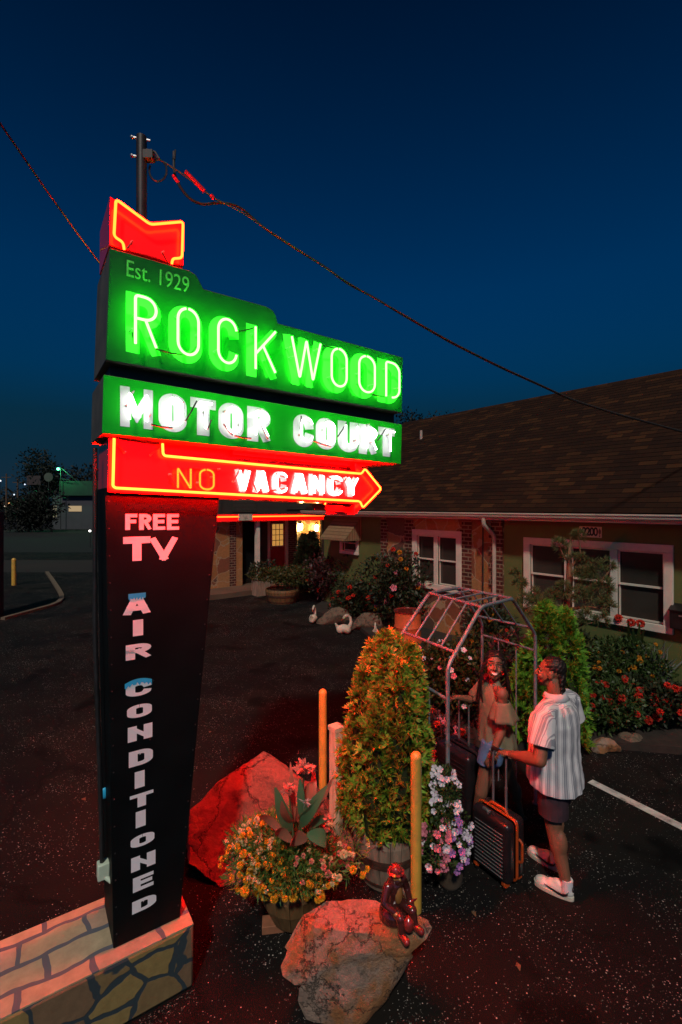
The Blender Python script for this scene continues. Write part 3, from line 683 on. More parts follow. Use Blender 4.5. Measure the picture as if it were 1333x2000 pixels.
# ------------------------------------------------------------------ the roadside sign
P0 = Vector((-.902, 2.8965)); SA = R(34.0)
sign = thing('motel_sign', 'tall neon motel sign with green name boxes and red arrow on black pylon', 'sign', (P0.x, P0.y, 0), SA)
def SL(u, v, off=0.0): return on_plane(u, v, P0, SA, off)
def SP(pts, off): return [(lambda q: (q.x, q.z))(SL(u, v, off)) for u, v in pts]
Y_PY, Y_GR, Y_RD = .09, -.03, .05            # front faces of pylon, green boxes, red boxes
YB = .50                                     # rear faces
# stone plinth (the sign stands on it)
plinth = thing('stone_plinth', 'low painted flagstone plinth under the sign pylon', 'plinth', (P0.x, P0.y, 0), SA)
b = MB(); b.box(-3.2, 0, 0, .53, 0, .383); b.build('plinth_body', M['plinth_face'], plinth, bevel=.02)
b = MB(); b.box(-3.2, -.004, .004, .526, .379, .387); b.build('plinth_cap', M['plinth_top'], plinth, smooth=False)
# pylon
pt = SP([(205,950),(430,958)], Y_PY); pbm = SP([(222,1852),(352,1795)], Y_PY)
zpb = .392
pyl_poly = [(pt[0][0], 3.06), (pt[1][0], 3.06), (pbm[1][0], zpb), (pbm[0][0], zpb)]
b = MB(); b.prism(pyl_poly, Y_PY, YB-.05); pylon = b.build('pylon', M['black_panel'], sign, smooth=False, bevel=.004); pylon["label"] = 'black tapered pylon panel'
b = MB()
def lerp(a, c, t): return a+(c-a)*t
for i in range(17):
    t_ = (i+.5)/17
    for s in (0, 1):
        x_ = lerp(pyl_poly[0+s][0], pyl_poly[3-s][0], t_)+(.018 if s == 0 else -.018); z_ = lerp(3.06, zpb, t_)
        b.ell((x_, Y_PY-.001, z_), (.005,.003,.005), seg=6, rings=4)
for z_, x_ in ((1.9,-.22),(1.55,-.24)): b.ell((x_, Y_PY-.001, z_), (.005,.003,.005), seg=6, rings=4)
b.build('rivets', M['dark_metal'], pylon)
b = MB(); cx_ = pyl_poly[0][0]
b.tube(fillet([(cx_-.035,.22,3.3),(cx_-.035,.22,2.2),(cx_-.005,.22,1.2),(cx_+.005,.22,.72)], .1, 4), .013, 8); b.build('conduit', M['dark_metal'], sign)
q = SL(203,1697,.22); b = MB(); b.box(q.x-.035,q.x+.03,.19,.25,q.z-.05,q.z+.045); b.cap((q.x+.01,.2,q.z-.04),(q.x+.05,.17,q.z-.075),.014,.014); b.build('junction_box', M['letter_pale'], sign, bevel=.006)
b = MB(); q = SL(199,1551,.3); b.ell((q.x+.02,.30,q.z),(.035,.012,.035),seg=14,rings=8); b.build('blue_cap', M['ice'], sign)

def signbox(name, pts, off, yb, m, lab, side=True):
    poly = SP(pts, off); bb = MB(); bb.prism(poly, off, yb, 0)
    o = bb.build(name, [m, M['box_side']], sign, smooth=False, bevel=.004, seg=1); o["label"] = lab
    for p in o.data.polygons:
        if abs(p.normal.y) < .5: p.material_index = 1
    return o
rw_pts = [(215,484),(352,523),(370,528),(383,536),(390,548),(398,564),(520,598),(534,606),(540,617),(543,631),(788,698),(786,806),(207,703)]
rockbox = signbox('name_box', rw_pts, Y_GR, YB, M['green_metal'], 'upper green box reading ROCKWOOD')
motbox = signbox('name_box', [(203,731),(786,829),(784,907),(200,847)], Y_GR, YB-.01, M['green_metal_lit'], 'lower green box reading MOTOR COURT')
arrow = signbox('arrow_box', [(213,854),(322,872),(321,887),(695,920),(695,903),(747.5,954.5),(692.5,1006),(693.5,984),(211,962)], Y_RD, YB-.03, M['red_metal'], 'red arrow box reading NO VACANCY')
feather = signbox('arrow_tail', [(215,382),(286,427),(294,432.5),(356,428.5),(360,520),(214,479)], Y_RD, YB-.03, M['red_metal'], 'red notched arrow tail above the green boxes')
feather.location.y = 0
for a in (arrow, feather):
    for p in a.data.polygons: p.material_index = 0
# dark core that ties the boxes together
qa = SP([(216,700),(770,800),(770,830),(214,735)], .06); b = MB(); b.prism(qa, .06, YB-.08); b.build('spine', M['dark_metal'], sign, smooth=False)
qa = SP([(325,866),(690,905),(690,925),(325,895)], .16); b = MB(); b.prism(qa, .16, YB-.1); b.build('arrow_hanger', M['red_metal'], sign, smooth=False)
qa = SP([(455,878),(740,905),(700,912),(455,888)], .10)
b = MB(); b.prism(qa, .10, .2); b.build('arrow_hanger', M['red_metal'], sign, smooth=False)
qa = SP([(627,985),(690,990),(690,1003),(632,996)], .2); b = MB(); b.prism(qa, .14, .34); b.build('arrow_hanger', M['red_metal'], sign, smooth=False)

# ---- lettering: centre lines in a unit box
def arc(cx, cz, rx, rz, a0, a1, n=8): return [(cx+rx*math.cos(R(a0+(a1-a0)*i/n)), cz+rz*math.sin(R(a0+(a1-a0)*i/n))) for i in range(n+1)]
def glyph(ch, ry=.26):
    if ch == 'R': return [[(0,0),(0,1),(.48,1)]+arc(.48,.765,.52,.235,90,-90)[1:]+[(0,.53)], [(.48,.53),(1,0)]]
    if ch == 'P': return [[(0,0),(0,1),(.48,1)]+arc(.48,.75,.52,.25,90,-90)[1:]+[(0,.5)]]
    if ch == 'O': return [arc(.5,1-ry,.5,ry,90,-0)+arc(.5,ry,.5,ry,0,-180,14)+arc(.5,1-ry,.5,ry,180,92)]
    if ch == 'C': return [arc(.5,1-ry,.5,ry,8,180,14)+arc(.5,ry,.5,ry,180,352,14)]
    if ch == 'U': return [[(0,1)]+arc(.5,ry,.5,ry,180,360,14)+[(1,1)]]
    if ch == 'K': return [[(0,0),(0,1)], [(1,1),(0,.36)], [(.36,.60),(1,0)]]
    if ch == 'W': return [[(0,1),(.27,0)], [(.27,0),(.5,1)], [(.5,1),(.73,0)], [(.73,0),(1,1)]]
    if ch == 'D': return [[(0,0),(0,1),(.45,1)]+arc(.45,1-ry,.55,ry,90,0)+arc(.45,ry,.55,ry,0,-90)+[(0,0)]]
    if ch == 'M': return [[(0,0),(0,1)], [(0,1),(.5,.24)], [(.5,.24),(1,1)], [(1,1),(1,0)]]
    if ch == 'T': return [[(0,1),(1,1)], [(.5,1),(.5,0)]]
    if ch == 'A': return [[(0,0),(.42,1)], [(.58,1),(1,0)], [(.42,1),(.58,1)], [(.2,.27),(.8,.27)]]
    if ch == 'N': return [[(0,0),(0,1)], [(0,1),(1,0)], [(1,0),(1,1)]]
    if ch == 'V': return [[(0,1),(.5,0)], [(.5,0),(1,1)]]
    if ch == 'Y': return [[(0,1),(.5,.45)], [(.5,.45),(1,1)], [(.5,.45),(.5,0)]]
    if ch == 'F': return [[(0,0),(0,1)], [(0,1),(.95,1)], [(0,.53),(.8,.53)]]
    if ch == 'E': return [[(0,0),(0,1)], [(0,1),(.95,1)], [(0,.52),(.85,.52)], [(0,0),(.95,0)]]
    if ch == 'I': return [[(.5,0),(.5,1)]]
NEON = {'W': [[(0,1),(.27,0),(.5,1),(.73,0),(1,1)]], 'M': [[(0,0),(0,1),(.5,.24),(1,1),(1,0)]], 'N': [[(0,0),(0,1),(1,0),(1,1)]],
        'A': [[(0,0),(.42,1),(.58,1),(1,0)], [(.2,.27),(.8,.27)]], 'V': [[(0,1),(.5,0),(1,1)]], 'Y': [[(0,1),(.5,.45),(1,1)], [(.5,.45),(.5,0)]]}
def ribbon(mb, pts, tx, tz, y, zlo, zhi, m=0):
    """flat brush stroke; tx / tz: stroke width across x and across z"""
    P = [Vector((p[0]/tx, p[1]/tz)) for p in pts]; n = len(P)
    closed = (P[0]-P[-1]).length < .05 and n > 6
    L, Rr = [], []
    for i in range(n):
        a = P[i-1] if i > 0 else (P[-2] if closed else None); c = P[i+1] if i < n-1 else (P[1] if closed else None)
        d1 = (P[i]-a).normalized() if a is not None else None; d2 = (c-P[i]).normalized() if c is not None else None
        if d1 is None: d1 = d2
        if d2 is None: d2 = d1
        t_ = (d1+d2); t_ = t_.normalized() if t_.length > 1e-4 else d1
        nn = Vector((-t_.y, t_.x)); sc = .5/max(.55, nn.dot(Vector((-d1.y, d1.x))))
        p = P[i].copy()
        if not closed:
            if i == 0: p = p-d2*.5
            if i == n-1: p = p+d1*.5
        L.append(p+nn*sc); Rr.append(p-nn*sc)
    vs = [(p.x*tx, y, min(zhi, max(zlo, p.y*tz))) for p in L+Rr]
    mb.add(vs, [(i, i+1, n+i+1, n+i) for i in range(n-1)], m)
def letter_box(uL, uR, cap, base, off):
    """letter cell on a sign plane: x0, x1 and the sloping cap / base lines"""
    def l(line, u): (u0, v0), (u1, v1) = line; return v0+(v1-v0)*(u-u0)/(u1-u0)
    TL, TR = SL(uL, l(cap,uL), off), SL(uR, l(cap,uR), off); BL, BR = SL(uL, l(base,uL), off), SL(uR, l(base,uR), off)
    return TL.x, TR.x, (BL.z, BR.z), (TL.z, TR.z)
def place(pts, box, w_, h_):
    x0, x1, zb, zt = box
    return [(x0+p[0], zb[0]+(zb[1]-zb[0])*p[0]/w_ + p[1]*((zt[0]-zb[0])+((zt[1]-zb[1])-(zt[0]-zb[0]))*p[0]/w_)/h_) for p in pts]
def paint_letter(ch, box, tx, tz, off, m, parent, name='painted_letter'):
    x0, x1, zb, zt = box; w_ = x1-x0; h_ = (zt[0]-zb[0]+zt[1]-zb[1])/2; mb = MB()
    if ch in 'MNW' and name == 'painted_letter': tx = min(tx, .29*w_)
    for k, st in enumerate(glyph(ch)):
        pts = [(tx/2+p[0]*(w_-tx), tz/2+p[1]*(h_-tz)) for p in st]; tmp = MB(); dg_ = len(st) == 2 and abs(st[0][0]-st[1][0]) > .1 and abs(st[0][1]-st[1][1]) > .1
        ribbon(tmp, pts, tx*(.75 if dg_ and ch in 'MN' else .86 if dg_ else 1), tz, off-.0012-.0004*k, 0, h_)
        tmp.v = [(q[0], v[1], q[1]) for v, q in zip(tmp.v, place([(min(w_, max(0, v[0])), v[2]) for v in tmp.v], box, w_, h_))]
        mb.add(tmp.v, tmp.f)
    return mb.build(name, m, parent, smooth=False)
def tube_letter(ch, box, inset, off, r, m, parent, corner=.02, ins_z=None):
    x0, x1, zb, zt = box; w_ = x1-x0; h_ = (zt[0]-zb[0]+zt[1]-zb[1])/2; mb = MB(); iz = ins_z or inset
    for st in NEON.get(ch, glyph(ch)):
        pts = place([(inset+p[0]*(w_-2*inset), iz+p[1]*(h_-2*iz)) for p in st], box, w_, h_)
        p3 = [(p[0], off, p[1]) for p in pts]; closed = (Vector(p3[0])-Vector(p3[-1])).length < .04 and len(p3) > 8
        if closed: p3 = p3[:-1]
        mb.tube(fillet(p3, corner, 4), r, 8)
    return mb.build('neon_tube', m, parent)
def wires(parent, lst, off, name='glass_lead'):
    """painted-out dark tube ends that bridge the letters"""
    for (a, c) in lst:
        mb = MB(); p, q = SL(a[0], a[1], off), SL(c[0], c[1], off+.012); mb.tube([(p.x,p.y,p.z),((p.x+q.x)/2,off+.006,(p.z+q.z)/2-.004),(q.x,q.y,q.z)], .005, 6); mb.build(name, M['wire'], parent)
def stubs(parent, lst, off, tub):
    for (u, v) in lst:
        mb = MB(); p = SL(u, v, off); mb.tube([(p.x, off-.001, p.z), (p.x, (off+tub)/2, p.z), (p.x+.003, tub+.010, p.z+.003)], [.008,.0045,.004], 8); mb.build('tube_support', M['mount'], parent)

TUB = .062
cap1, base1 = ((248,568),(738,699)), ((243,686),(736,784))
rock = [('R',246,315),('O',329,395),('C',408,467),('K',481,541),('W',552,627),('O',630,677),('O',684,731),('D',737,778)]
for ch, u0, u1 in rock:
    bx = letter_box(u0, u1, cap1, base1, Y_GR); wd = bx[1]-bx[0]
    paint_letter(ch, bx, .072, .066, Y_GR, M['green_text'], rockbox)
    bt = letter_box(u0, u1, cap1, base1, Y_GR)
    tube_letter(ch, bt, .040, Y_GR-TUB, .0080, M['tube_green'], rockbox, .02, .036)
wires(rockbox, [((304,682),(364,694)),((368,695),(384,677)),((461,648),(498,640)),((627,673),(660,681)),((697,750),(714,766)),((716,767),(752,775)),((259,648),(262,672)),((516,688),(528,722))], Y_GR-TUB+.006)
stubs(rockbox, [(258,622),(292,658),(343,620),(383,656),(418,688),(491,653),(515,706),(565,700),(560,682),(613,686),(640,738),(669,721),(695,731),(720,754),(748,722),(769,760),(254,648)], Y_GR, Y_GR-TUB)
cap2, base2 = ((236,753),(740,833)), ((233,832),(730,889))
mot = [('M',235,299),('O',310,365),('T',372,422),('O',427,476),('R',483,529),('C',573,613),('O',617,656),('U',660,700),('R',701,736),('T',739,771)]
for ch, u0, u1 in mot:
    bx = letter_box(u0, u1, cap2, base2, Y_GR)
    paint_letter(ch, bx, .078, .062, Y_GR, M['letter_white'], motbox)
    tube_letter(ch, bx, .040, Y_GR-TUB*.8, .0068, M['tube_white'], motbox, .025, .036)
wires(motbox, [((296,829),(337,836)),((363,822),(385,783)),((406,838),(413,820)),((437,828),(455,850)),((459,851),(491,856)),((613,861),(646,872)),((660,853),(677,826)),((738,860),(753,838)),((512,832),(524,857)),((589,812),(587,838))], Y_GR-TUB*.8+.006)
stubs(motbox, [(259,767),(291,813),(355,788),(398,806),(437,804),(466,830),(504,802),(584,850),(630,840),(691,861),(716,830),(722,865),(755,850),(247,793)], Y_GR, Y_GR-TUB*.8)
# EST. 1929
q0 = SL(247,528,Y_GR); q1 = SL(369,552,Y_GR); zc_ = (SL(247,528,Y_GR).z+SL(368,556,Y_GR).z)/2
e_ = text_mesh('painted_words', 'Est. 1929', .135, M['green_text'], rockbox, ((q0.x+q1.x)/2, Y_GR-.002, zc_), (R(90), R(1.3), 0), .0008)
wd = e_.dimensions.x; bpy.context.view_layer.update(); e_.scale.x = (q1.x-q0.x)/max(.01, e_.dimensions.x)
e_["label"] = 'words Est. 1929 in thin light green letters'
# arrow neon outlines
def neon_path(px, off, r, m, parent, corner, closed=False):
    p = [SL(u, v, off) for u, v in px]; mb = MB(); mb.tube(fillet([(q.x, off, q.z) for q in p], corner, 5, closed), r, 8, closed=closed); return mb.build('neon_tube', m, parent)
YT = Y_RD-.05
a1_ = neon_path([(318,866),(319,890),(500,907),(707,925.5),(713,915),(745,955),(709,992),(704,979),(500,968),(226,953),(221,949),(223.5,856)], YT, .0075, M['tube_red'], arrow, .022)
f1_ = neon_path([(243,487),(241,473),(223,462),(227,389),(294,438.5),(358,433),(356,504),(338,505),(336,515)], YT, .0075, M['tube_tail'], feather, .022)
capN, baseN = ((347,914),(415,918)), ((347,953),(415,956.5))
no_t = []
for ch, u0, u1 in (('N',348,373),('O',391,418)):
    bx = letter_box(u0, u1, capN, baseN, YT); no_t.append(tube_letter(ch, bx, 0.0, YT, .0060, M['tube_dim'], arrow, .01)); no_t[-1]["label"] = 'dim amber tube of the word NO'
capV, baseV = ((458,915),(690,931)), ((458,961),(690,971))
vac_t = []
for ch, u0, u1 in (('V',458,489),('A',493,524),('C',531,560),('A',567,598),('N',603,631),('C',638,666),('Y',670,697)):
    bx = letter_box(u0, u1, capV, baseV, Y_RD)
    paint_letter(ch, bx, .050, .042, Y_RD, M['letter_white'], arrow)
    vac_t.append(tube_letter(ch, bx, .022, YT+.004, .0072, M['tube_white'], arrow, .012, .014))
wires(arrow, [((226,858),(243,883)),((318,868),(294,888)),((347,953),(332,928)),((374,914),(425,917)),((469,916),(456,940)),((489,929),(502,960)),((528,958),(560,953)),((541,925),(557,932)),((638,931),(662,940)),((676,935),(662,955))], YT+.01)
stubs(arrow, [(243,884),(294,889),(331,927),(426,917),(455,941),(412,932),(385,943)], Y_RD, YT+.01)
wires(feather, [((257,474),(247,486)),((318,494),(330,515))], YT+.02)
stubs(feather, [(257,474),(318,494)], Y_RD, YT+.02)
# the far side of the sign carries the same tubes (unseen from the front, but they light what stands behind)
YM = YT+ (YB-.03) + .05 + .0
for o_ in (a1_, f1_):
    c = dup(o_, o_.parent); c.data = o_.data.copy(); c.data.materials.clear(); c.data.materials.append(M['tube_red_rear'] if o_ is a1_ else M['tube_tail']); c.scale.y = -1; c.location.y = Y_RD + (YB-.03)
def back_copy(src, x_lo, x_hi, yc):
    c = dup(src, src.parent); c.rotation_euler.z = math.pi; c.location = (x_lo+x_hi, yc, 0)
for ob_, yc in ((rockbox, Y_GR+YB), (motbox, Y_GR+YB-.01), (arrow, Y_RD+YB-.03)):
    xs = [v.co.x for v in ob_.data.vertices]
    for ch_ in [c for c in ob_.children if c.name.startswith(('neon_tube','painted_letter')) and c not in (a1_, f1_) and c.scale.y > 0]:
        back_copy(ch_, min(xs), max(xs), yc)
# pylon lettering
def vy_box(u0, u1, v0, v1):
    uc, vc = (u0+u1)/2, (v0+v1)/2; sl_ = (HZ-vc)/(2030-uc); dv = abs(sl_)*(u1-u0)
    a, c = SL(u0, vc-sl_*0, Y_PY), SL(u1, vc, Y_PY); t_ = SL(uc, v0+dv/2, Y_PY).z; b_ = SL(uc, v1-dv/2, Y_PY).z
    return a.x, c.x, (b_, b_), (t_, t_)
for i, ch in enumerate('FREE'):
    bx = vy_box(245+i*27.2, 245+i*27.2+24, 1003.5, 1035); paint_letter(ch, bx, .026, .020, Y_PY, M['vinyl'], pylon, 'letter')
for ch, u0, u1 in (('T',241,294),('V',292,348)):
    bx = vy_box(u0, u1, 1047, 1096.5); paint_letter(ch, bx, .050, .040, Y_PY, M['vinyl'], pylon, 'letter')
ac = [('A',240,295,1160,1203),('I',260,280,1209,1243),('R',246,296,1253,1290.5),('C',246,296.5,1327,1364),('O',248.5,297,1370,1406),('N',250,298,1410,1451),('D',252,299,1457,1500),
      ('I',263.5,283,1503,1541),('T',254,300,1541,1582),('I',265.5,285,1580,1618),('O',255.5,302,1620,1660),('N',256.5,304,1658.5,1705),('E',260,301.5,1699,1744),('D',258.5,305.5,1742,1786.5)]
for ch, u0, u1, v0, v1 in ac:
    bx = vy_box(u0, u1, v0, v1); w_ = bx[1]-bx[0]; h_ = bx[3][0]-bx[2][0]
    tx_ = w_ if ch == 'I' else w_*.36
    if ch == 'I':
        b = MB(); b.add([(bx[0],Y_PY-.0012,bx[2][0]),(bx[1],Y_PY-.0012,bx[2][0]),(bx[1],Y_PY-.0012,bx[3][0]),(bx[0],Y_PY-.0012,bx[3][0])],[(0,1,2,3)]); b.build('letter', M['vinyl'], pylon, smooth=False)
    else: paint_letter(ch, bx, tx_, h_*.25, Y_PY, M['vinyl'], pylon, 'letter')
def icicles(u0, u1, vt, vb, drip, curve=0.0):
    a, c = SL(u0, (vt+vb)/2, Y_PY).x, SL(u1, (vt+vb)/2, Y_PY).x; n = 22; sl_ = .02
    top, bot = [], []
    for i in range(n+1):
        t_ = i/n; x_ = a+(c-a)*t_; uu = u0+(u1-u0)*t_; sag = curve*(2*t_-1)**2
        zt_ = SL((u0+u1)/2, vt+sag, Y_PY).z; zb_ = SL((u0+u1)/2, vb+sag+drip*abs(math.sin(i*2.3+u0))*(.4+.6*((i*7)%5)/4), Y_PY).z
        top.append((x_, zt_)); bot.append((x_, zb_))
    b = MB(); vs = [(p[0],Y_PY-.0032,p[1]) for p in top]+[(p[0],Y_PY-.0032,p[1]) for p in bot]
    b.add(vs, [(i+n+1,i+n+2,i+1,i) for i in range(n)]); b.build('icicle_cap', M['ice'], pylon, smooth=False)
icicles(251,285,1158.5,1166,7); icicles(244,297,1325,1331,8,6)

# steel service mast behind the sign, with the power drop
mp = at(277, 500, 3.45); mast = thing('service_mast', 'slim dark steel service mast rising behind the red arrow tail', 'pole', (mp.x, mp.y, 0))
zt_ = at(277,267,3.45).z; b = MB(); b.tube([(0,0,0),(0,0,zt_)], .037, 12); b.build('pole', M['dark_metal'], mast)
for v in (270, 306):
    z_ = at(277,v,3.45).z; b = MB(); b.tube([(-.065,-.01,z_),(.06,.01,z_-.01)], .009, 6); b.ell((-.066,-.01,z_), .014, seg=8, rings=6); b.build('insulator_bolt', M['steel'], mast)
z_ = at(290,305,3.45).z; b = MB(); b.box(.02,.09,-.03,.03,z_-.03,z_+.03); b.tube([(.03,0,z_+.05),(.10,0,z_+.03),(.13,0,z_-.02)], .008, 6); b.build('wire_bracket', M['wire_bare'], mast)
# plan line of the power drop: from the mast to beyond the house front
E1 = Vector((6.4, 7.7)); ME = Vector((mp.x, mp.y)); wd_ = (E1-ME); WANG = math.atan2(wd_.y, wd_.x)
def on_wire(u, v, off=0.0):
    q = on_plane(u, v, ME, WANG, off); d = Vector((math.cos(WANG), math.sin(WANG))); nn = Vector((-d.y, d.x)); p = ME+d*q.x+nn*off; return Vector((p.x, p.y, q.z))
drop = thing('power_cable', 'twisted power cable sloping from the steel mast down over the roof', 'cable', (0,0,0))
pts1 = [on_wire(u, v) for u, v in ((292,300),(330,322),(372,350),(415,385),(432,394),(470,412),(520,447),(590,492),(680,553),(780,609),(880,667),(980,717),(1060,753),(1120,781),(1200,806),(1333,842),(1420,858))]
b = MB(); b.tube(fillet(pts1, .3, 3), .007, 6); b.build('bare_strand', M['wire_bare'], drop)
pts2 = [on_wire(u, v, .03) for u, v in ((340,296),(340,318),(341,342),(352,366),(372,390),(395,400),(432,395),(468,402),(505,436),(530,455),(580,487),(640,524),(680,555),(730,580),(780,611),(880,669),(980,719),(1060,755),(1120,783),(1200,808),(1333,844),(1420,860))]
b = MB(); b.tube(fillet(pts2, .12, 3), [.010]*len(fillet(pts2, .12, 3)), 6); b.build('black_strand', M['wire'], drop)
b = MB(); b.tube([on_wire(362,335),on_wire(400,374)], .017, 8); b.tube([on_wire(412,381),on_wire(418,388)], .016, 8); b.tube([on_wire(338,342,.03),on_wire(349,357,.03)],.013,8); b.build('cable_splice', M['red_metal'], drop)
b = MB(); b.tube([on_wire(340,312,.03), on_wire(343,293,.03)], [.013,.007], 8); b.build('weather_head', M['wire'], drop)
lp = [on_wire(292+17+17*math.cos(a), 333+21*math.sin(a), .0) for a in np.linspace(-2.2, 3.6, 22)]
b = MB(); b.tube(lp, .007, 6); b.build('cable_coil', M['wire'], drop)
lc = thing('overhead_cable', 'thin cable running from behind the sign up to the left', 'cable')
a_, c_ = at(215,540,3.5), at(0,240,2.6); e2 = at(-90,118,2.25); b = MB()
b.tube([a_, a_.lerp(c_,.33)+Vector((0,0,-.015)), a_.lerp(c_,.66)+Vector((0,0,-.015)), c_, e2], .006, 6); b.build('strand', M['wire_bare'], lc)
# ------------------------------------------------------------------ rocks
def rock(name, pts, m, label, cat='rock', sub=4, amp=.03, sc=3.0, seed=0, group=None, hulls=None, sm=.5):
    c = sum((Vector(p) for p in pts), Vector())/len(pts); c.z = 0
    bmm = bmesh.new()
    for hull in (hulls or [pts]):
        vs_ = [bmm.verts.new(Vector(p)-c) for p in hull]
        bmesh.ops.convex_hull(bmm, input=vs_)
        bmesh.ops.delete(bmm, geom=[v for v in bmm.verts if not v.link_faces], context='VERTS')
    bmesh.ops.triangulate(bmm, faces=bmm.faces)
    for i in range(sub):
        long = [e for e in bmm.edges if e.calc_length() > .03]
        bmesh.ops.subdivide_edges(bmm, edges=long, cuts=1, smooth=0)
        bmesh.ops.triangulate(bmm, faces=bmm.faces)
        if i == sub-1: bmesh.ops.smooth_vert(bmm, verts=bmm.verts, factor=sm, use_axis_x=True, use_axis_y=True, use_axis_z=True)
    bmm.normal_update(); off = Vector((seed*3.1, seed*1.7, seed*.9))
    for v in bmm.verts:
        n_ = mnoise.fractal(v.co*sc+off, .8, 2.1, 6); r_ = 1-abs(mnoise.noise(v.co*sc*1.6+off)); strata = mnoise.noise(Vector((v.co.x*1.3, v.co.y*1.3, v.co.z*11))+off)
        v.co += v.normal*(n_*amp + (r_-.75)*amp*.7 + strata*amp*.35)
    me = bpy.data.meshes.new(name); bmm.to_mesh(me); bmm.free(); me.materials.append(m)
    me.polygons.foreach_set("use_smooth", [True]*len(me.polygons)); me.set_sharp_from_angle(angle=R(32))
    o = bpy.data.objects.new(name, me); COL.objects.link(o); o.location = c
    return tag(o, label, cat, group)
A3 = lambda u, v, Y: tuple(at(u, v, Y))
big = [A3(366,1690,3.70), A3(372,1580,3.85), A3(405,1560,3.95), A3(515,1462,4.08), A3(540,1480,4.08), A3(625,1560,4.10), A3(690,1625,4.0), A3(695,1690,3.92), A3(600,1712,3.74), A3(430,1736,3.64),
       A3(515,1470,4.22), A3(420,1560,4.3), A3(640,1570,4.35), (-1.35,4.35,0), (.15,4.5,0), (-1.2,4.0,.05)]
rock('boulder', big, M['rock_red'], 'large tilted sandstone boulder glowing red behind the sign pylon', 'rock', 5, .035, 2.6, 1)
Z = lambda lst: [tuple(atz(u, v, z)) for u, v, z in lst]
slab_ = Z([(638,1757,.475),(735,1759,.475),(838,1795,.435),(846,1812,.40),(806,1838,.40),(700,1822,.462),(612,1812,.462),(592,1788,.46),(548,1888,.275),(552,1906,.25),(575,1926,.205),(606,1900,.25),(650,1856,.375),(700,1862,.375),(800,1862,.345),(836,1835,.37)])+[(-.12,3.0,.36),(.42,2.98,.34)]
low_ = Z([(655,1850,.40),(800,1856,.35),(808,1868,.30),(775,1925,.13),(742,1972,.05),(690,2018,.0),(600,1990,.0),(580,1955,.08),(585,1930,.17)])+[(-.14,3.0,0),(.40,3.02,0),(.40,2.9,.25)]
chip_ = Z([(556,1850,.34),(592,1786,.45),(610,1792,.45),(600,1840,.36),(575,1868,.30)])+[(-.17,2.98,.2),(-.1,2.98,.42)]
rock('flat_rock', slab_+low_, M['rock_front'], 'pale flat topped rock in front that carries the figurine', 'rock', 5, .011, 5.5, 5, hulls=[slab_, low_, chip_], sm=.12)
def small_rock(u, v, z, w_, d_, h_, m, label, seed, ang=0, group=None, name='garden_stone'):
    p = gr(u, v, z); rg = random.Random(seed); pts = []
    for i in range(22):
        a = rg.uniform(0, 6.28); e = rg.uniform(-.2, 1.3); rr = rg.uniform(.85, 1.05)
        x_, y_ = w_/2*math.cos(a)*math.cos(e)*rr, d_/2*math.sin(a)*math.cos(e)*rr
        pts.append((p.x+x_*math.cos(ang)-y_*math.sin(ang), p.y+d_/2+x_*math.sin(ang)+y_*math.cos(ang), z+max(-.02, h_*math.sin(e)*rr)))
    return rock(name, pts, m, label, 'rock', 3, .02, 5, seed, group)
small_rock(806,1778,0,.17,.14,.17,M['rock_front'],'small pale stone at the foot of the front yellow bollard',11)
small_rock(655,1222,.0,.95,.5,.42,M['rock_bed'],'brown garden rock between the two white swan planters',21)
small_rock(722,1235,.0,.85,.5,.45,M['rock_bed'],'brown garden rock right of the curved neck swan planter',22)
small_rock(1195,1478,.0,.36,.25,.18,M['rock_front'],'pale edging stone at the foot of the red flower bed beside the man',23)
small_rock(1250,1468,.0,.42,.3,.16,M['rock_bed'],'brown edging stone under the red flowers at the right',24)

# ------------------------------------------------------------------ bollards and the square post
def bollard(p, h, r, lab, base=True):
    t_ = thing('bollard', lab, 'bollard', p, group='yellow bollards')
    b = MB(); b.lathe([(r,0),(r,h-r*1.1)], seg=24); b.build('post', M['post_yellow'], t_)
    b = MB(); b.lathe([(r*1.02,h-r*1.15),(r*1.03,h-r*1.05)]+[(r*1.0*math.cos(a),h-r*1.05+r*math.sin(a)) for a in np.linspace(.15,1.5,6)], seg=24); b.build('dome_cap', M['post_yellow'], t_)
    return t_
p = gr(813,1778); bollard(p, 1.165, .040, 'yellow steel bollard at the front right behind the flat rock')
q = at(631,1345,4.65); bollard((q.x, q.y, 0), q.z, .040, 'orange lit yellow bollard behind the flower pot and square post')
q = gr(27.5,1143); bollard((q.x,q.y,0), 1.03, .075, 'far yellow bollard at the kerb by the left edge')
q = at(657,1414,4.0); sp = thing('square_post', 'cream square wooden post with cap between bollard and boulder', 'post', (q.x,q.y,0), R(38))
b = MB(); b.box(-.043,.043,-.043,.043,0,q.z-.05); b.build('post', M['post_cream'], sp, bevel=.004)
b = MB(); b.box(-.009,.009,-.048,-.040,0,q.z-.06); b.box(-.009,.009,.040,.048,0,q.z-.06); b.build('cover_strip', M['post_cream'], sp, smooth=False)
b = MB(); b.box(-.050,.050,-.050,.050,q.z-.05,q.z-.012); b.add([(-.050,-.050,q.z-.012),(.050,-.050,q.z-.012),(.050,.050,q.z-.012),(-.050,.050,q.z-.012),(0,0,q.z+.012)],[(0,1,4),(1,2,4),(2,3,4),(3,0,4)]); b.build('cap', M['post_cream'], sp, smooth=False)

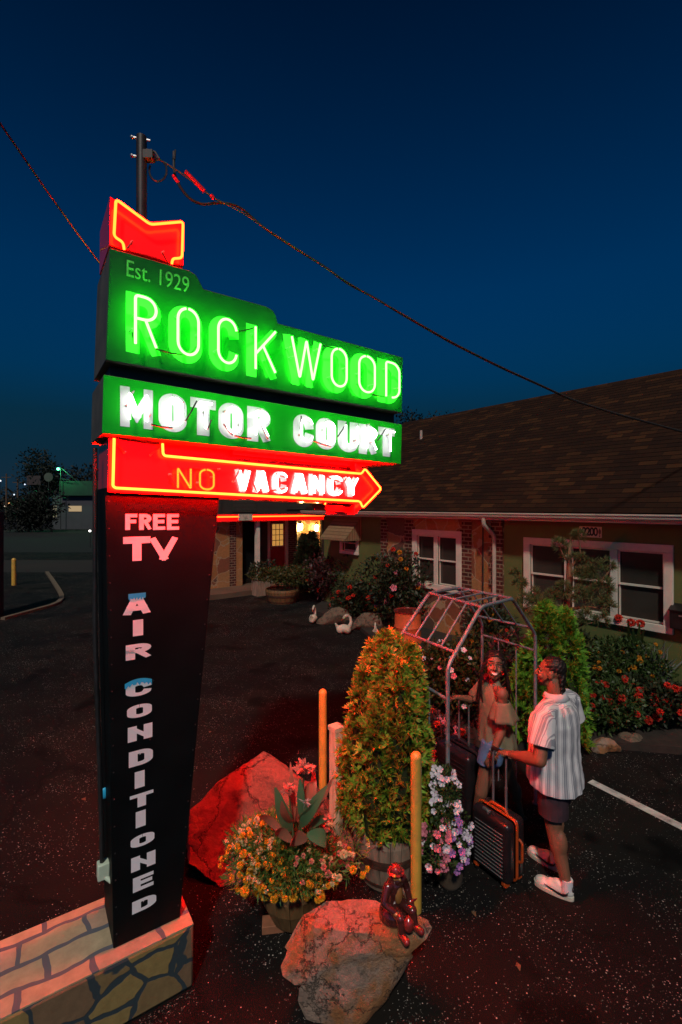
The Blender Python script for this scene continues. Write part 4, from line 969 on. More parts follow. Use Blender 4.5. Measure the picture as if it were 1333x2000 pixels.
# ------------------------------------------------------------------ metal garden arch
arch = thing('garden_arch', 'blue grey metal garden arch with slatted roof over the path', 'garden arch')
D_, C_, A_, B_ = at(940,1185,4.0), at(1001,1169,4.37), at(839,1158,4.65), at(895,1148,4.95)
F_, G_, E_, H_ = at(875,1302,3.667), at(1046,1239,4.688), at(778,1250,4.33), at(942,1216,5.27)
gnd = lambda p: Vector((p.x, p.y, 0))
def bars(name, segs, r):
    b = MB()
    for pl_ in segs: b.tube(pl_, r, 8)
    return b.build(name, M['arch'], arch)
bars('near_frame', [fillet([gnd(F_), F_, D_, C_, G_, gnd(G_)], .06, 4)], .0165)
bars('far_frame', [fillet([gnd(E_), E_, A_, B_, H_, gnd(H_)], .06, 4)], .0165)
bars('ridge_rail', [[D_, A_]], .014); bars('ridge_rail', [[C_, B_]], .014)
lf = lambda a, c, t: a+(c-a)*t
e1_, e0_ = lf(F_, D_, .22), lf(E_, A_, .16)
bars('side_rail', [[e1_, e0_]], .013); g1_, h1_ = lf(G_, C_, .2), lf(H_, B_, .2); bars('side_rail', [[g1_, h1_]], .013)
bars('side_rail', [[Vector((F_.x,F_.y,1.45)), Vector((E_.x,E_.y,1.45))]], .012); bars('side_rail', [[Vector((G_.x,G_.y,1.52)), Vector((H_.x,H_.y,1.52))]], .012)
for i in (1, 2, 3):
    bars('roof_slat', [[lf(e1_, e0_, i/4), lf(D_, A_, i/4)]], .009)
    bars('roof_slat', [[lf(D_, A_, i/4), lf(C_, B_, i/4)]], .009)
    bars('roof_slat', [[lf(g1_, h1_, i/4), lf(C_, B_, i/4)]], .009)
for i in (1, 2):
    a = lf(Vector((G_.x,G_.y,1.52)), Vector((H_.x,H_.y,1.52)), i/3); bars('side_slat', [[a, gnd(a)]], .007)
    a = lf(Vector((F_.x,F_.y,1.45)), Vector((E_.x,E_.y,1.45)), i/3); bars('side_slat', [[a, gnd(a)]], .007)
for p in (F_, G_, E_, H_):
    b = MB(); b.lathe([(.03,0),(.03,.012)], (p.x,p.y,0), 12); b.build('foot_plate', M['arch'], arch)

# ------------------------------------------------------------------ foliage
def leaf_quads(P, Dn, Nn, L, W, fold=.15, taper=True):
    """a bent two-quad leaf at every point: P base, Dn along, Nn up"""
    P = np.asarray(P); n = len(P); S = np.cross(Dn, Nn); S /= np.linalg.norm(S, axis=1, keepdims=True)+1e-9
    L = np.asarray(L).reshape(-1,1)*np.ones((n,1)); W = np.asarray(W).reshape(-1,1)*np.ones((n,1))
    mid = P+Dn*L*.5+Nn*L*fold*.5; tip = P+Dn*L-Nn*L*fold*.3
    v = np.stack([P-S*W*.12, P+S*W*.12, mid+S*W*.5, mid-S*W*.5, tip+S*W*.08, tip-S*W*.08], 1).reshape(-1,3)
    b = (np.arange(n)*6)[:,None]
    f = np.concatenate([b+np.array([0,1,2,3]), b+np.array([3,2,4,5])], 1).reshape(-1,4)
    return v, f
def unit(a): return a/(np.linalg.norm(a, axis=-1, keepdims=True)+1e-9)
def np_obj(name, vs, fs, m, parent=None, smooth=False):
    me = bpy.data.meshes.new(name); v = np.concatenate(vs); 
    off = 0; ff = []
    for a, f in zip(vs, fs): ff.append(f+off); off += len(a)
    f = np.concatenate(ff); me.vertices.add(len(v)); me.vertices.foreach_set("co", v.ravel().astype(np.float32))
    me.loops.add(f.size); me.loops.foreach_set("vertex_index", f.ravel().astype(np.int32)); me.polygons.add(len(f))
    me.polygons.foreach_set("loop_start", np.arange(0, f.size, 4, dtype=np.int32)); me.polygons.foreach_set("loop_total", np.full(len(f), 4, dtype=np.int32))
    me.update(calc_edges=True); me.validate(); me.materials.append(m)
    if smooth: me.polygons.foreach_set("use_smooth", [True]*len(me.polygons))
    o = bpy.data.objects.new(name, me); COL.objects.link(o)
    if parent is not None: o.parent = parent
    return o
def rdir(n): return unit(rng.normal(size=(n,3)))
def clump_points(n, centers, radii, shell=.55):
    k = rng.integers(0, len(centers), n); d = rdir(n); r = shell+(1-shell)*rng.random((n,1))**.6
    c = np.asarray(centers)[k]; rr = np.asarray(radii)[k]
    return c+d*r*rr, d
def conifer(name, label, cat, base, h, w_, m, n, spray=.075, z0=0.05, group=None, tops=((0,0,1.0),), trunk=True, lump=.16, parent=None, prof_p=None, wf=.82):
    """dense arborvitae: fan shaped sprays standing on a lumpy egg shaped crown with several leaders"""
    t_ = parent or thing(name, label, cat, base, group=group)
    vs, fs = [], []
    prof = prof_p or (lambda q: (max(0.0, 1-q)**.55)*(.35+.65*min(1, q*3.2+.15))*1.12)
    per = max(1, n//len(tops))
    for ti, (tx, ty, th) in enumerate(tops):
        hh = h*th; q = rng.random(per)**1.05; ang = rng.random(per)*2*math.pi
        sd_ = rng.random()*9
        lum = 1+lump*np.sin(ang*3+q*9+sd_)*np.cos(q*14+ang*2+sd_)+lump*.6*np.sin(ang*7+q*23)
        rad = np.array([prof(x) for x in q])*w_/2*lum*(.68+.40*rng.random(per)**1.3) * (1.0 if len(tops) == 1 else wf)
        P = np.stack([tx*w_/2+rad*np.cos(ang), ty*w_/2+rad*np.sin(ang), z0+q*(hh-z0)], 1)
        out_ = np.stack([np.cos(ang), np.sin(ang), .15+.9*q], 1); out_ = unit(out_+.45*rng.normal(size=(per,3))+np.array([0,0,.55]))
        side = unit(np.cross(out_, rdir(per))); nb = 7; sz = spray*(.65+.7*rng.random(per))
        nn = unit(np.cross(out_, side))
        for j in range(nb):
            a = (j-(nb-1)/2)*.36; d = unit(out_*math.cos(a)+side*math.sin(a)+.12*rng.normal(size=(per,3)))
            st = P+out_*(sz*.06*abs(j-(nb-1)/2))[:,None]
            v, f = leaf_quads(st, d, nn, sz*(.75+.3*rng.random(per)), sz*.24, .2); vs.append(v); fs.append(f)
    np_obj('crown', vs, fs, m, t_)
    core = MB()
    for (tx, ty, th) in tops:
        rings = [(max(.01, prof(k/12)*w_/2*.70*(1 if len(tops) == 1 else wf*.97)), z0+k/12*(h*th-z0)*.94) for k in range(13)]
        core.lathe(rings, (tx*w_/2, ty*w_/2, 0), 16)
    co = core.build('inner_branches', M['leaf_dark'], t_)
    if trunk: b = MB(); b.tube([(0,0,0),(.01,0,z0+.2*h)], [.04,.03], 8); b.build('trunk', M['bark'], t_)
    return t_
def bush(name, label, cat, base, size, m, n, leaf, lumps=9, group=None, lw=.45, up=.3, core=True, blossoms=None, parent=None, z0=0.0, stems=True, seed=None):
    t_ = parent or thing(name, label, cat, base, group=group); sx, sy, sz = size
    cs, rs = [], []
    for i in range(lumps):
        a = rng.random()*6.28; r_ = rng.random()**.5*.62; z_ = .35+.45*rng.random()
        cs.append((sx/2*r_*math.cos(a), sy/2*r_*math.sin(a), z0+sz*z_)); k = .30+.22*rng.random(); rs.append((sx*k*.9, sy*k*.9, sz*k*.85))
    P, d = clump_points(n, cs, rs); P[:,2] = np.maximum(P[:,2], z0+.01)
    dd = unit(d+.8*rng.normal(size=(n,3))+np.array([0,0,up])); nn = unit(np.cross(dd, rdir(n)))
    v, f = leaf_quads(P, dd, nn, leaf*(.6+.8*rng.random(n)), leaf*lw*(.7+.6*rng.random(n)), .25)
    np_obj('foliage', [v], [f], m, t_)
    if stems:
        b = MB()
        for i in range(7):
            c = cs[i % lumps]; b.tube([(c[0]*.15, c[1]*.15, z0-.01), (c[0]*.5, c[1]*.5, (z0+c[2])*.5), c], [.012,.009,.005], 5)
        b.build('stems', M['stem'], t_)
    t_["_"] = 0; del t_["_"]
    return t_, cs, rs
# blossoms: one mesh of each kind, copied
def petunia_mesh(name, m, r=.028):
    vs, fs = [], []; b = MB()
    for k in range(5):
        a0 = 2*math.pi*k/5; pts = []
        for j, (rr, zz) in enumerate(((.12,-.30),(.55,.02),(1.0,.10))):
            for s in (-1, 0, 1):
                a = a0+s*.60*(1.0 if j < 2 else .78); rad = rr*(1.04 if s == 0 else .93 if j == 2 else 1)
                pts.append((r*rad*math.cos(a), r*rad*math.sin(a), r*(zz+(.06 if s == 0 and j == 2 else 0)+k*.004)))
        b.add(pts, [(0,1,4,3),(1,2,5,4),(3,4,7,6),(4,5,8,7)])
    b2 = MB(); b.v, b.f, b.m = b.v, b.f, b.m
    return b.build(name, m, smooth=True, angle=80).data
def pompom_mesh(name, m, r=.02, n=120):
    d = rdir(n); d[:,2] = np.abs(d[:,2])*.9-.25; d = unit(d); nn = unit(np.cross(d, rdir(n)))
    v, f = leaf_quads(d*r*.35, unit(d+.25*rng.normal(size=(n,3))), nn, np.full(n, r*.75), np.full(n, r*.55), .3)
    o = np_obj(name, [v], [f], m); me = o.data; bpy.data.objects.remove(o); return me
BL = {}
for k_, mm in (('white','petal_white'),('violet','petal_violet'),('pink','petal_pink')):
    me = petunia_mesh('petunia', M[mm]); BL[k_] = me
for o in [o for o in bpy.data.objects if o.name.startswith('petunia')]: bpy.data.objects.remove(o)
for k_, mm in (('red','petal_red'),('orange','petal_orange'),('yellow','petal_yellow'),('cream','petal_cream'),('coral','petal_coral')): BL['pom_'+k_] = pompom_mesh('blossom', M[mm])
_bk = MB()
for a in (0, 1): pass
def blossom(me, p, d, parent, s, name='blossom'):
    o = bpy.data.objects.new(name, me); COL.objects.link(o); o.parent = parent; o.location = p
    q = Vector(d).to_track_quat('Z', 'Y'); o.rotation_euler = (q @ Euler((0,0,random.random()*6)).to_quaternion()).to_euler(); o.scale = (s,)*3
    return o
def sprinkle(t_, cs, rs, kinds, n, s, faceview=.5, zmin=None):
    P, d = clump_points(n, cs, rs, .96); view = np.array([-.15,-.75,.55])
    k = 0
    for p, dd in zip(P, d):
        if np.dot(dd, view) < -.15:
            dd = dd-2*np.dot(dd, view)*view/np.dot(view,view); p = p+dd*0
        blossom(BL[random.choice(kinds)], p+dd*.01, tuple(unit(dd*(1-faceview)+view*faceview)), t_, s*random.uniform(.75, 1.2))

# arborvitae in a half barrel
bp = gr(756,1704); bz = .43
pot = thing('potted_conifer', 'tall egg shaped arborvitae in a weathered half barrel, lit orange and green', 'potted tree', bp)
def barrel(parent, r0, r1, h, m, hoops=True, name='half_barrel', nst=20, bow=.05):
    b = MB()
    for k in range(nst):                                         # staves
        a0, a1 = 2*math.pi*k/nst+.008, 2*math.pi*(k+1)/nst-.008; vs = []
        lv = [(0, r0), (.5, (r0+r1)/2+bow*.6), (.85, r1+bow*.25), (1, r1)]
        jit = random.uniform(-.006, .006)
        for q_, rr in lv:
            for (a, ri) in ((a0, rr), (a1, rr), (a1, rr-.028), (a0, rr-.028)):
                vs.append((ri*math.cos(a), ri*math.sin(a), q_*h+(jit if q_ == 1 else 0)))
        fs = [(0,3,2,1), tuple(12+i for i in range(4))]
        for i in range(3):
            o_ = 4*i; fs += [(o_+j, o_+(j+1)%4, o_+4+(j+1)%4, o_+4+j) for j in range(4)]
        b.add(vs, fs)
    bo = b.build(name, m, parent, smooth=False)
    def rad(q_): 
        return np.interp(q_, [0,.5,.85,1], [r0,(r0+r1)/2+bow*.6,r1+bow*.25,r1])
    if hoops:
        for q_ in (.12, .52, .60):
            b = MB(); w_ = .028; b.lathe([(rad(q_-w_/h/2)+.001, q_*h-w_/2),(rad(q_-w_/h/2)+.005, q_*h-w_/2),(rad(q_+w_/h/2)+.005, q_*h+w_/2),(rad(q_+w_/h/2)+.001, q_*h+w_/2)], seg=40); b.build('hoop', M['hoop'], bo)
    b = MB(); b.lathe([(r1-.03,h*.88),(.01,h*.92)], seg=24); b.build('soil', M['soil'], parent)
    return bo
barrel(pot, .205, .262, bz, M['barrel'])
topz = at(750,1236,bp.y).z
cone = lambda q: (max(0.0,1-q)**.50)*(.62+.38*min(1, q*3))*1.0
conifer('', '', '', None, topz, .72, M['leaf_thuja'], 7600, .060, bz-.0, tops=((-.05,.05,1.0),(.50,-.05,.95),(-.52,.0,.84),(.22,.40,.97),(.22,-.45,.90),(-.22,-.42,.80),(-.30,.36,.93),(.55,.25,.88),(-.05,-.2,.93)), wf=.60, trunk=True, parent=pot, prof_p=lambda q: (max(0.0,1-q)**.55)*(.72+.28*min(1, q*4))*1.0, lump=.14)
# bright conifer behind the arch
cp = Vector((2.62, 5.85, 0)); cp = at(1076,1300,5.75); tz = at(1076,1180,5.75).z
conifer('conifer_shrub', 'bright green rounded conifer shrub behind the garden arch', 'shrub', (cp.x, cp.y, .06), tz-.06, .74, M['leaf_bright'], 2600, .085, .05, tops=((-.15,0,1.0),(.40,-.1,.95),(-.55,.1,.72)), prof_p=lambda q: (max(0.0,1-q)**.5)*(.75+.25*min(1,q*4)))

# marigold and canna pot at the front
fp = gr(572,1812); fp = Vector((fp.x, fp.y+.05, .055))
mp_ = thing('flower_pot', 'round wooden pot overflowing with yellow marigolds and a tall canna', 'planter', fp)
barrel(mp_, .15, .235, .30, M['barrel_low'], False, 'wooden_pot', 16, .05)
b0 = MB(); b0.lathe([(.14,0),(.19,.10),(.222,.22),(.228,.28)], seg=28); b0.build('pot_liner', M['barrel_low'], mp_)
_, cs, rs = bush('', '', '', None, (.84,.70,.36), M['leaf_marigold'], 5600, .052, 13, parent=mp_, lw=.20, up=.25, z0=.29)
cs = [(c_[0]+.03, c_[1], c_[2]) for c_ in cs]
cs = [c for c in cs]; P, d = clump_points(300, cs, rs, .98); cnt = 0; view = np.array([-.1,-.8,.5])
for p, dd in zip(P, d):
    if np.dot(dd, view) < .1 or cnt > 98 or (p[2] > .5 and abs(p[0]) < .2): continue
    lf_ = p[0] < -.08; kind = random.choice(['pom_yellow']*3+['pom_orange']) if p[2] < .5 else random.choice(['pom_yellow','pom_cream'] if lf_ else ['pom_cream','pom_coral'])
    if not lf_ and random.random() < .35: continue
    blossom(BL[kind], p+dd*.02, tuple(unit(dd+.3*view)), mp_, random.uniform(.9,1.4)); cnt += 1
for (u, v, s_) in ((503,1745,1.1),(515,1752,1.05),(541,1748,1.2),(553,1742,1.1),(577,1740,1.1),(600,1752,1.1),(606,1745,1.0),(628,1742,1.0),(641,1730,.9),(545,1728,1.1),(532,1738,1.2),(500,1720,1.2),(482,1718,1.1),(470,1690,1.1),(476,1668,1.1),(690,1699,1.1),(648,1720,.9),(657,1722,.9),(470,1708,1.0),(488,1702,1.2)):
    p = at(u, v, 3.08+random.uniform(-.04,.05))-fp; blossom(BL['pom_yellow'], p, (-.1,-.8,.5), mp_, s_)
# the many smaller blooms of the mound, as one mass
def bloom_mass(cs, rs, n, m, keep, r=.017):
    P, dd = clump_points(n, cs, rs, .97); k_ = np.array([keep(p, q) for p, q in zip(P, dd)]); P, dd = P[k_], dd[k_]; V, Fc = [], []
    for p, q in zip(P, dd):
        d_ = unit(rdir(34)+.5*q); v_, f_ = leaf_quads(p+q*.015+d_*r*.3, d_, unit(np.cross(d_, rdir(34))), np.full(34, r*.75), np.full(34, r*.6), .3); V.append(v_); Fc.append(f_)
    o = np_obj('small_blossoms', V, Fc, M[m], mp_); o["kind"] = 'stuff'; return o
bloom_mass(cs, rs, 520, 'petal_yellow', lambda p, q: np.dot(q, view) > .05 and (p[0] < -.02 or p[2] < .42) and random.random() < .7)
bloom_mass(cs, rs, 260, 'petal_cream', lambda p, q: np.dot(q, view) > .05 and p[2] > .44 and abs(p[0]) > .12)
bloom_mass(cs, rs, 160, 'petal_coral', lambda p, q: np.dot(q, view) > .05 and p[0] > .05 and p[2] > .5)
# canna: paddle leaves and ruffled coral flowers
def paddle(parent, p0, p1, wid, m, bend=.1, tw=0.0, name='canna_leaf'):
    p0, p1 = Vector(p0), Vector(p1); d = p1-p0; s_ = d.cross(Vector((0,-1,.2))).normalized()
    s_ = (Matrix.Rotation(tw,3,d.normalized()) @ s_); up = s_.cross(d).normalized(); n = 9; b = MB(); vs = []
    for i in range(n+1):
        t_ = i/n; c = p0+d*t_+up*(bend*math.sin(math.pi*t_*.9)); ww = wid/2*max(.03, math.sin(math.pi*min(1, t_*.93+.04))**.75)*(1.15-.3*t_)
        for k_, off in ((-1,.10),(-.5,.02),(0,0),(.5,.02),(1,.10)): vs.append(c+s_*(k_*ww)+up*(off*ww+.05*ww*math.sin(t_*11)*abs(k_)))
    fs = [(i*5+k_, i*5+k_+1, i*5+k_+6, i*5+k_+5) for i in range(n) for k_ in range(4)]
    b.add(vs, fs); return b.build(name, m, parent, angle=80)
rel = lambda u, v, Y: at(u, v, Y)-fp
for (a, c, wd, m, bd) in (((566,1625,3.22),(538,1536,3.15),.085,'canna',.03),((588,1615,3.2),(642,1532,3.10),.080,'canna',.05),((592,1605,3.2),(650,1518,3.3),.06,'canna_red',.03),((600,1610,3.18),(614,1502,3.35),.065,'canna_red',.03),
        ((575,1605,3.25),(568,1488,3.35),.045,'canna_red',.02),((600,1630,3.12),(632,1652,2.98),.105,'canna',-.07),((572,1645,3.10),(540,1628,2.99),.065,'canna_red',-.05),((600,1640,3.10),(572,1652,2.96),.10,'canna_red',-.05),
        ((604,1618,3.2),(650,1606,3.12),.070,'canna',-.05),((580,1605,3.3),(604,1528,3.32),.09,'canna_red',.03),((555,1630,3.2),(508,1598,3.12),.055,'canna_red',-.06),((584,1600,3.24),(622,1556,3.10),.070,'canna',.04),((574,1610,3.2),(552,1562,3.10),.075,'canna_red',.03),((590,1600,3.2),(586,1520,3.2),.055,'canna',.02)):
    paddle(mp_, rel(*a), rel(*c), wd, M[m], bd, random.uniform(-.5,.5))
b = MB(); b.tube([rel(582,1650,3.2), rel(590,1580,3.22), rel(594,1510,3.22)], [.010,.008,.005], 6); b.tube([rel(575,1650,3.15), rel(570,1600,3.18), rel(565,1550,3.18)], [.009,.007,.004], 6); b.build('canna_stem', M['stem'], mp_)
def canna_flower(u, v, Y, s, n=30):
    c = np.array(rel(u, v, Y)); d = rdir(n); d[:,2] = np.abs(d[:,2])+.1; d = unit(d); nn = unit(np.cross(d, rdir(n)))
    vv, ff = leaf_quads(c+d*s*.1, unit(d+.3*rng.normal(size=(n,3))), nn, s*(.6+.6*rng.random(n)), s*.55, .35); np_obj('canna_flower', [vv], [ff], M['petal_coral'], mp_)
canna_flower(590,1503,3.2,.062,60); canna_flower(563,1545,3.15,.050,46); canna_flower(606,1506,3.2,.050,36)
canna_flower(640,1600,3.1,.035,26)
c = rel(597,1566,3.08); d = rdir(30); d[:,2] *= .5; d = unit(d); vv, ff = leaf_quads(np.array(c)+d*.005, d, unit(np.cross(d, rdir(30))), .045*rng.random(30)+.01, .006, .1); np_obj('spent_flower', [vv], [ff], M['mount'], mp_)
def brick(u, v, rz, label, l=.20):
    p = gr(u, v); t_ = MB(); t_.box(-l/2,l/2,0,.10,0,.055); o = t_.build('brick', M['brick'], None, bevel=.004, loc=p, rotz=rz); return tag(o, label, 'brick', 'bricks under the pots')
brick(555,1822,R(8),'red brick under the marigold pot',.30)
brick(800,1712,R(35),'red brick under the half barrel beside the bollard')

# petunias trailing round the arch foot
pp = Vector((F_.x+.02, F_.y+.02, 0)); pet = thing('petunia_planter', 'grey pot of trailing white and pink petunias at the arch foot', 'planter', pp)
pp.x += .0
b = MB(); b.lathe([(.07,0),(.10,.04),(.115,.20),(.12,.22),(.10,.22)], seg=20); b.build('pot', M['concrete'], pet)
cs = [tuple(at(u, v, Y)-pp) for u, v, Y in ((866,1512,3.62),(872,1545,3.58),(868,1580,3.52),(885,1605,3.55),(895,1640,3.55),(855,1630,3.48),(850,1665,3.48),(878,1660,3.5))]
rs = [(.07,.07,.06),(.10,.08,.08),(.10,.09,.09),(.12,.1,.1),(.08,.09,.10),(.10,.1,.10),(.10,.11,.12),(.12,.12,.13)]
P, d = clump_points(2300, cs, rs, .3); dd = unit(d+.9*rng.normal(size=d.shape)); v, f = leaf_quads(P, dd, unit(np.cross(dd, rdir(len(P)))), .035*(.6+.8*rng.random(len(P))), .016, .2); np_obj('foliage', [v], [f], M['leaf_mid'], pet)
view = np.array([-.1,-.8,.35]); cnt = 0
P, d = clump_points(330, cs, rs, .98)
for p, dd_ in zip(P, d):
    if np.dot(dd_, view) < .0 or cnt >= 98: continue
    g_ = (p+np.array(pp)); uu = CX+F*g_[0]/g_[1]; vv_ = HZ+F*(CH-g_[2])/g_[1]
    k_ = 'white' if vv_ < 1590 else random.choice(['violet','violet','white','white']) if uu > 880 else random.choice(['pink','pink','white'])
    blossom(BL[k_], p+dd_*.012, tuple(unit(dd_*.5+view)), pet, random.uniform(.75,1.1), 'blossom'); cnt += 1
b = MB()
for i in range(8): c_ = cs[i]; b.tube([(0,0,.26), (c_[0]*.6,c_[1]*.6,max(.3,c_[2]+.06)), c_], [.005,.004,.003], 5)
b.build('stems', M['stem'], pet)

# ------------------------------------------------------------------ planting along the house
def G2(u, v, z=.09): return gr(u, v, z)
t_, cs, rs = bush('flowering_bush', 'mass of pink and white petunias seen through the garden arch', 'flowers', (1.55,6.35,.06), (1.5,1.1,1.05), M['leaf_olive'], 5200, .07, 14)
sprinkle(t_, cs, rs, ['white','white','pink'], 99, 1.25)
for o in [o for o in t_.children if o.name.startswith('blossom') and o.location.x > .12]: bpy.data.objects.remove(o)
t_, cs, rs = bush('flowering_bush', 'red flowering bush glowing behind the woman', 'flowers', (2.02,6.3,.06), (.9,.8,1.15), M['leaf_purple'], 3600, .075, 9)
sprinkle(t_, cs, rs, ['pom_red'], 90, 1.1)
t_, cs, rs = bush('flowering_bush', 'low red petunias beside the arch path at the left', 'flowers', (1.05,5.35,.0), (.7,.8,.62), M['leaf_purple'], 2000, .06, 8)
sprinkle(t_, cs, rs, ['pom_red','pink'], 45, 1.7)
drum = thing('metal_drum', 'orange metal drum standing among the flowers left of the arch', 'drum', tuple(at(797,1280,9.3).xy)+(0,))
b = MB(); b.lathe([(.26,0),(.26,.28),(.272,.30),(.26,.32),(.26,.58),(.272,.60),(.26,.62),(.26,.89)], seg=28); b.build('drum_body', M['drum'], drum)
b = MB(); b.lathe([(.255,.885),(.275,.89),(.275,.915),(.25,.915),(.24,.90),(.02,.90)], seg=28); b.build('rim', M['glaze_red'], drum)
def bed_bush(u, v, size, m, n, leaf, label, fl=None, nf=30, fs=2.0, lw=.45, z=.07, lumps=9, name='garden_shrub', cat='shrub'):
    p = gr(u, v, z); t_, cs, rs = bush(name, label, cat, (p.x, p.y+size[1]/2, z), size, m, n, leaf, lumps, lw=lw)
    if fl: sprinkle(t_, cs, rs, fl, nf, fs)
    return t_
bed_bush(648,1182,(1.5,1.2,1.35),M['leaf_purple'],2600,.13,'dark bronze leaved shrub right of the porch conifer',['pom_red'],14,2.4)
bed_bush(700,1190,(1.5,1.4,1.9),M['leaf_dark'],3200,.12,'dark green rounded shrub under the slatted awning window')
bed_bush(690,1212,(1.3,.9,.9),M['leaf_dark'],2200,.10,'low dark shrub dotted red above the garden rocks',['pom_red'],34,2.6)
bed_bush(775,1235,(1.5,1.1,1.7),M['leaf_dark'],3200,.11,'tall flowering shrub left of the flagstone window',['pom_red','pom_orange','pink'],40,2.6)
bed_bush(836,1228,(1.4,1.0,1.15),M['leaf_dark'],2400,.11,'shrub with a few cream flowers under the flagstone window',['pom_cream','pom_orange'],14,1.8)
bed_bush(905,1200,(1.3,.8,.75),M['leaf_purple'],2000,.10,'low red and orange flowers below the downspout',['pom_red','pom_orange'],34,2.0)
bed_bush(975,1290,(1.1,.8,1.0),M['leaf_dark'],2200,.09,'dark shrub with orange blooms between arch and pine',['pom_orange','pom_red'],26,1.8)
bed_bush(1175,1320,(1.5,1.0,.75),M['leaf_dark'],3400,.085,'dark leafy shrub right of the bright conifer')
bed_bush(1145,1300,(1.3,.9,1.0),M['leaf_dark'],2600,.10,'dark shrub below the wide window behind the conifer')
bed_bush(1222,1452,(.78,.7,.55),M['leaf_mid'],3200,.060,'bushy red geraniums beside the man at the bed edge',['pom_red'],64,2.1)
bed_bush(1310,1440,(.95,.7,.55),M['leaf_dark'],2600,.070,'red geraniums at the right edge of the picture',['pom_red'],46,2.2)
bed_bush(1275,1378,(1.3,.8,.72),M['leaf_mid'],3400,.065,'orange marigolds behind the red geraniums',['pom_orange'],56,1.8)
bed_bush(1232,1345,(.7,.5,.75),M['leaf_mid'],1800,.07,'green leafy plant behind the marigolds')
# silvery spiky plant and a red canna under the window
def spiky(u, v, h, n, wid, m, label, name, fl=None):
    p = gr(u, v, .08); t_ = thing(name, label, 'plant', p); a = rng.random(n)*6.28; lean = .15+.55*rng.random(n)
    d = unit(np.stack([np.cos(a)*lean, np.sin(a)*lean, np.ones(n)], 1)); P = np.zeros((n,3)); v_, f_ = leaf_quads(P, d, unit(np.cross(d, rdir(n))), h*(.55+.5*rng.random(n)), wid, .2); np_obj('foliage', [v_], [f_], M[m], t_)
    return t_, d
M['leaf_silver'] = leafmat('silver_leaf', [(.12,.13,.12),(.20,.20,.19)], .6, .1)
M['petal_lamb'] = M['leaf_silver']
spiky(1275,1352,.85,70,.03,'leaf_silver','silvery grey spiky plant under the right end of the window','silver_plant')
t_, d = spiky(1262,1335,1.1,22,.13,'leaf_mid','broad leaved canna with red blooms under the window corner','canna_plant')
for k_ in range(4): blossom(BL['pom_red'], Vector(d[k_])*1.05+Vector((0,0,.05)), (0,-.8,.5), t_, 3.2)

# pine in front of the wide window
pb_ = at(1110,1320,6.9); pine = thing('pine_tree', 'small open pine with tufted crown in front of the wide window', 'tree', (pb_.x, pb_.y, .05))
prl = lambda u, v, Y=6.9: at(u, v, Y)-Vector((pb_.x, pb_.y, .05))
b = MB(); b.tube([(0,0,0), prl(1112,1260), prl(1108,1190), prl(1113,1130), prl(1112,1075), prl(1116,1050)], [.075,.065,.055,.05,.03,.012], 9)
tufts = []
def limb(u0, v0, pts, r=.02):
    P_ = [prl(u0, v0)]+[prl(u, v, Y) for u, v, Y in pts]; b.tube(P_, [r*(1-.7*i/(len(P_)-1)) for i in range(len(P_))], 6)
limb(1113,1110,[(1135,1085,6.85),(1130,1050,6.8)]); limb(1113,1100,[(1098,1080,6.8),(1092,1062,6.8)])
limb(1110,1170,[(1140,1150,6.7),(1175,1135,6.6),(1195,1110,6.6)],.028); limb(1110,1190,[(1150,1185,6.6),(1190,1190,6.5)],.025)
limb(1110,1200,[(1075,1180,6.8),(1035,1150,6.9)],.028); limb(1110,1210,[(1070,1205,6.6),(1030,1190,6.7)],.022); limb(1110,1230,[(1140,1220,6.5),(1165,1215,6.4)])
b.build('trunk', M['pine_bark'], pine)
tl = [(1130,1048,6.8,.11),(1094,1063,6.8,.12),(1110,1085,6.85,.12),(1140,1090,6.8,.10),(1160,1110,6.7,.16),(1185,1105,6.6,.13),(1150,1135,6.7,.16),(1180,1145,6.6,.16),(1160,1165,6.6,.16),(1185,1180,6.5,.13),
      (1130,1160,6.6,.13),(1100,1150,6.75,.13),(1080,1165,6.8,.13),(1060,1185,6.7,.15),(1040,1165,6.85,.15),(1015,1140,6.9,.12),(1025,1175,6.8,.16),(1050,1205,6.6,.16),(1090,1195,6.6,.14),(1115,1205,6.5,.13),(1150,1205,6.4,.15),(1175,1210,6.4,.12),(1135,1120,6.7,.12),(1005,1120,7.0,.09),(1075,1215,6.6,.15)]
vs, fs = [], []
for (u, v, Y, r_) in tl:
    c = np.array(prl(u, v, Y)); m_ = 16; off = rdir(m_)*r_*.55; 
    for k_ in range(m_):
        n = 34; ax = unit((off[k_]/r_+np.array([0,0,.5]))[None,:]); d = unit(ax+.75*rng.normal(size=(n,3)))
        v_, f_ = leaf_quads(np.repeat((c+off[k_])[None,:],n,0), d, unit(np.cross(d, rdir(n))), r_*.75*(.6+.5*rng.random(n)), .006, .05); vs.append(v_); fs.append(f_)
np_obj('crown', vs, fs, M['needle'], pine)

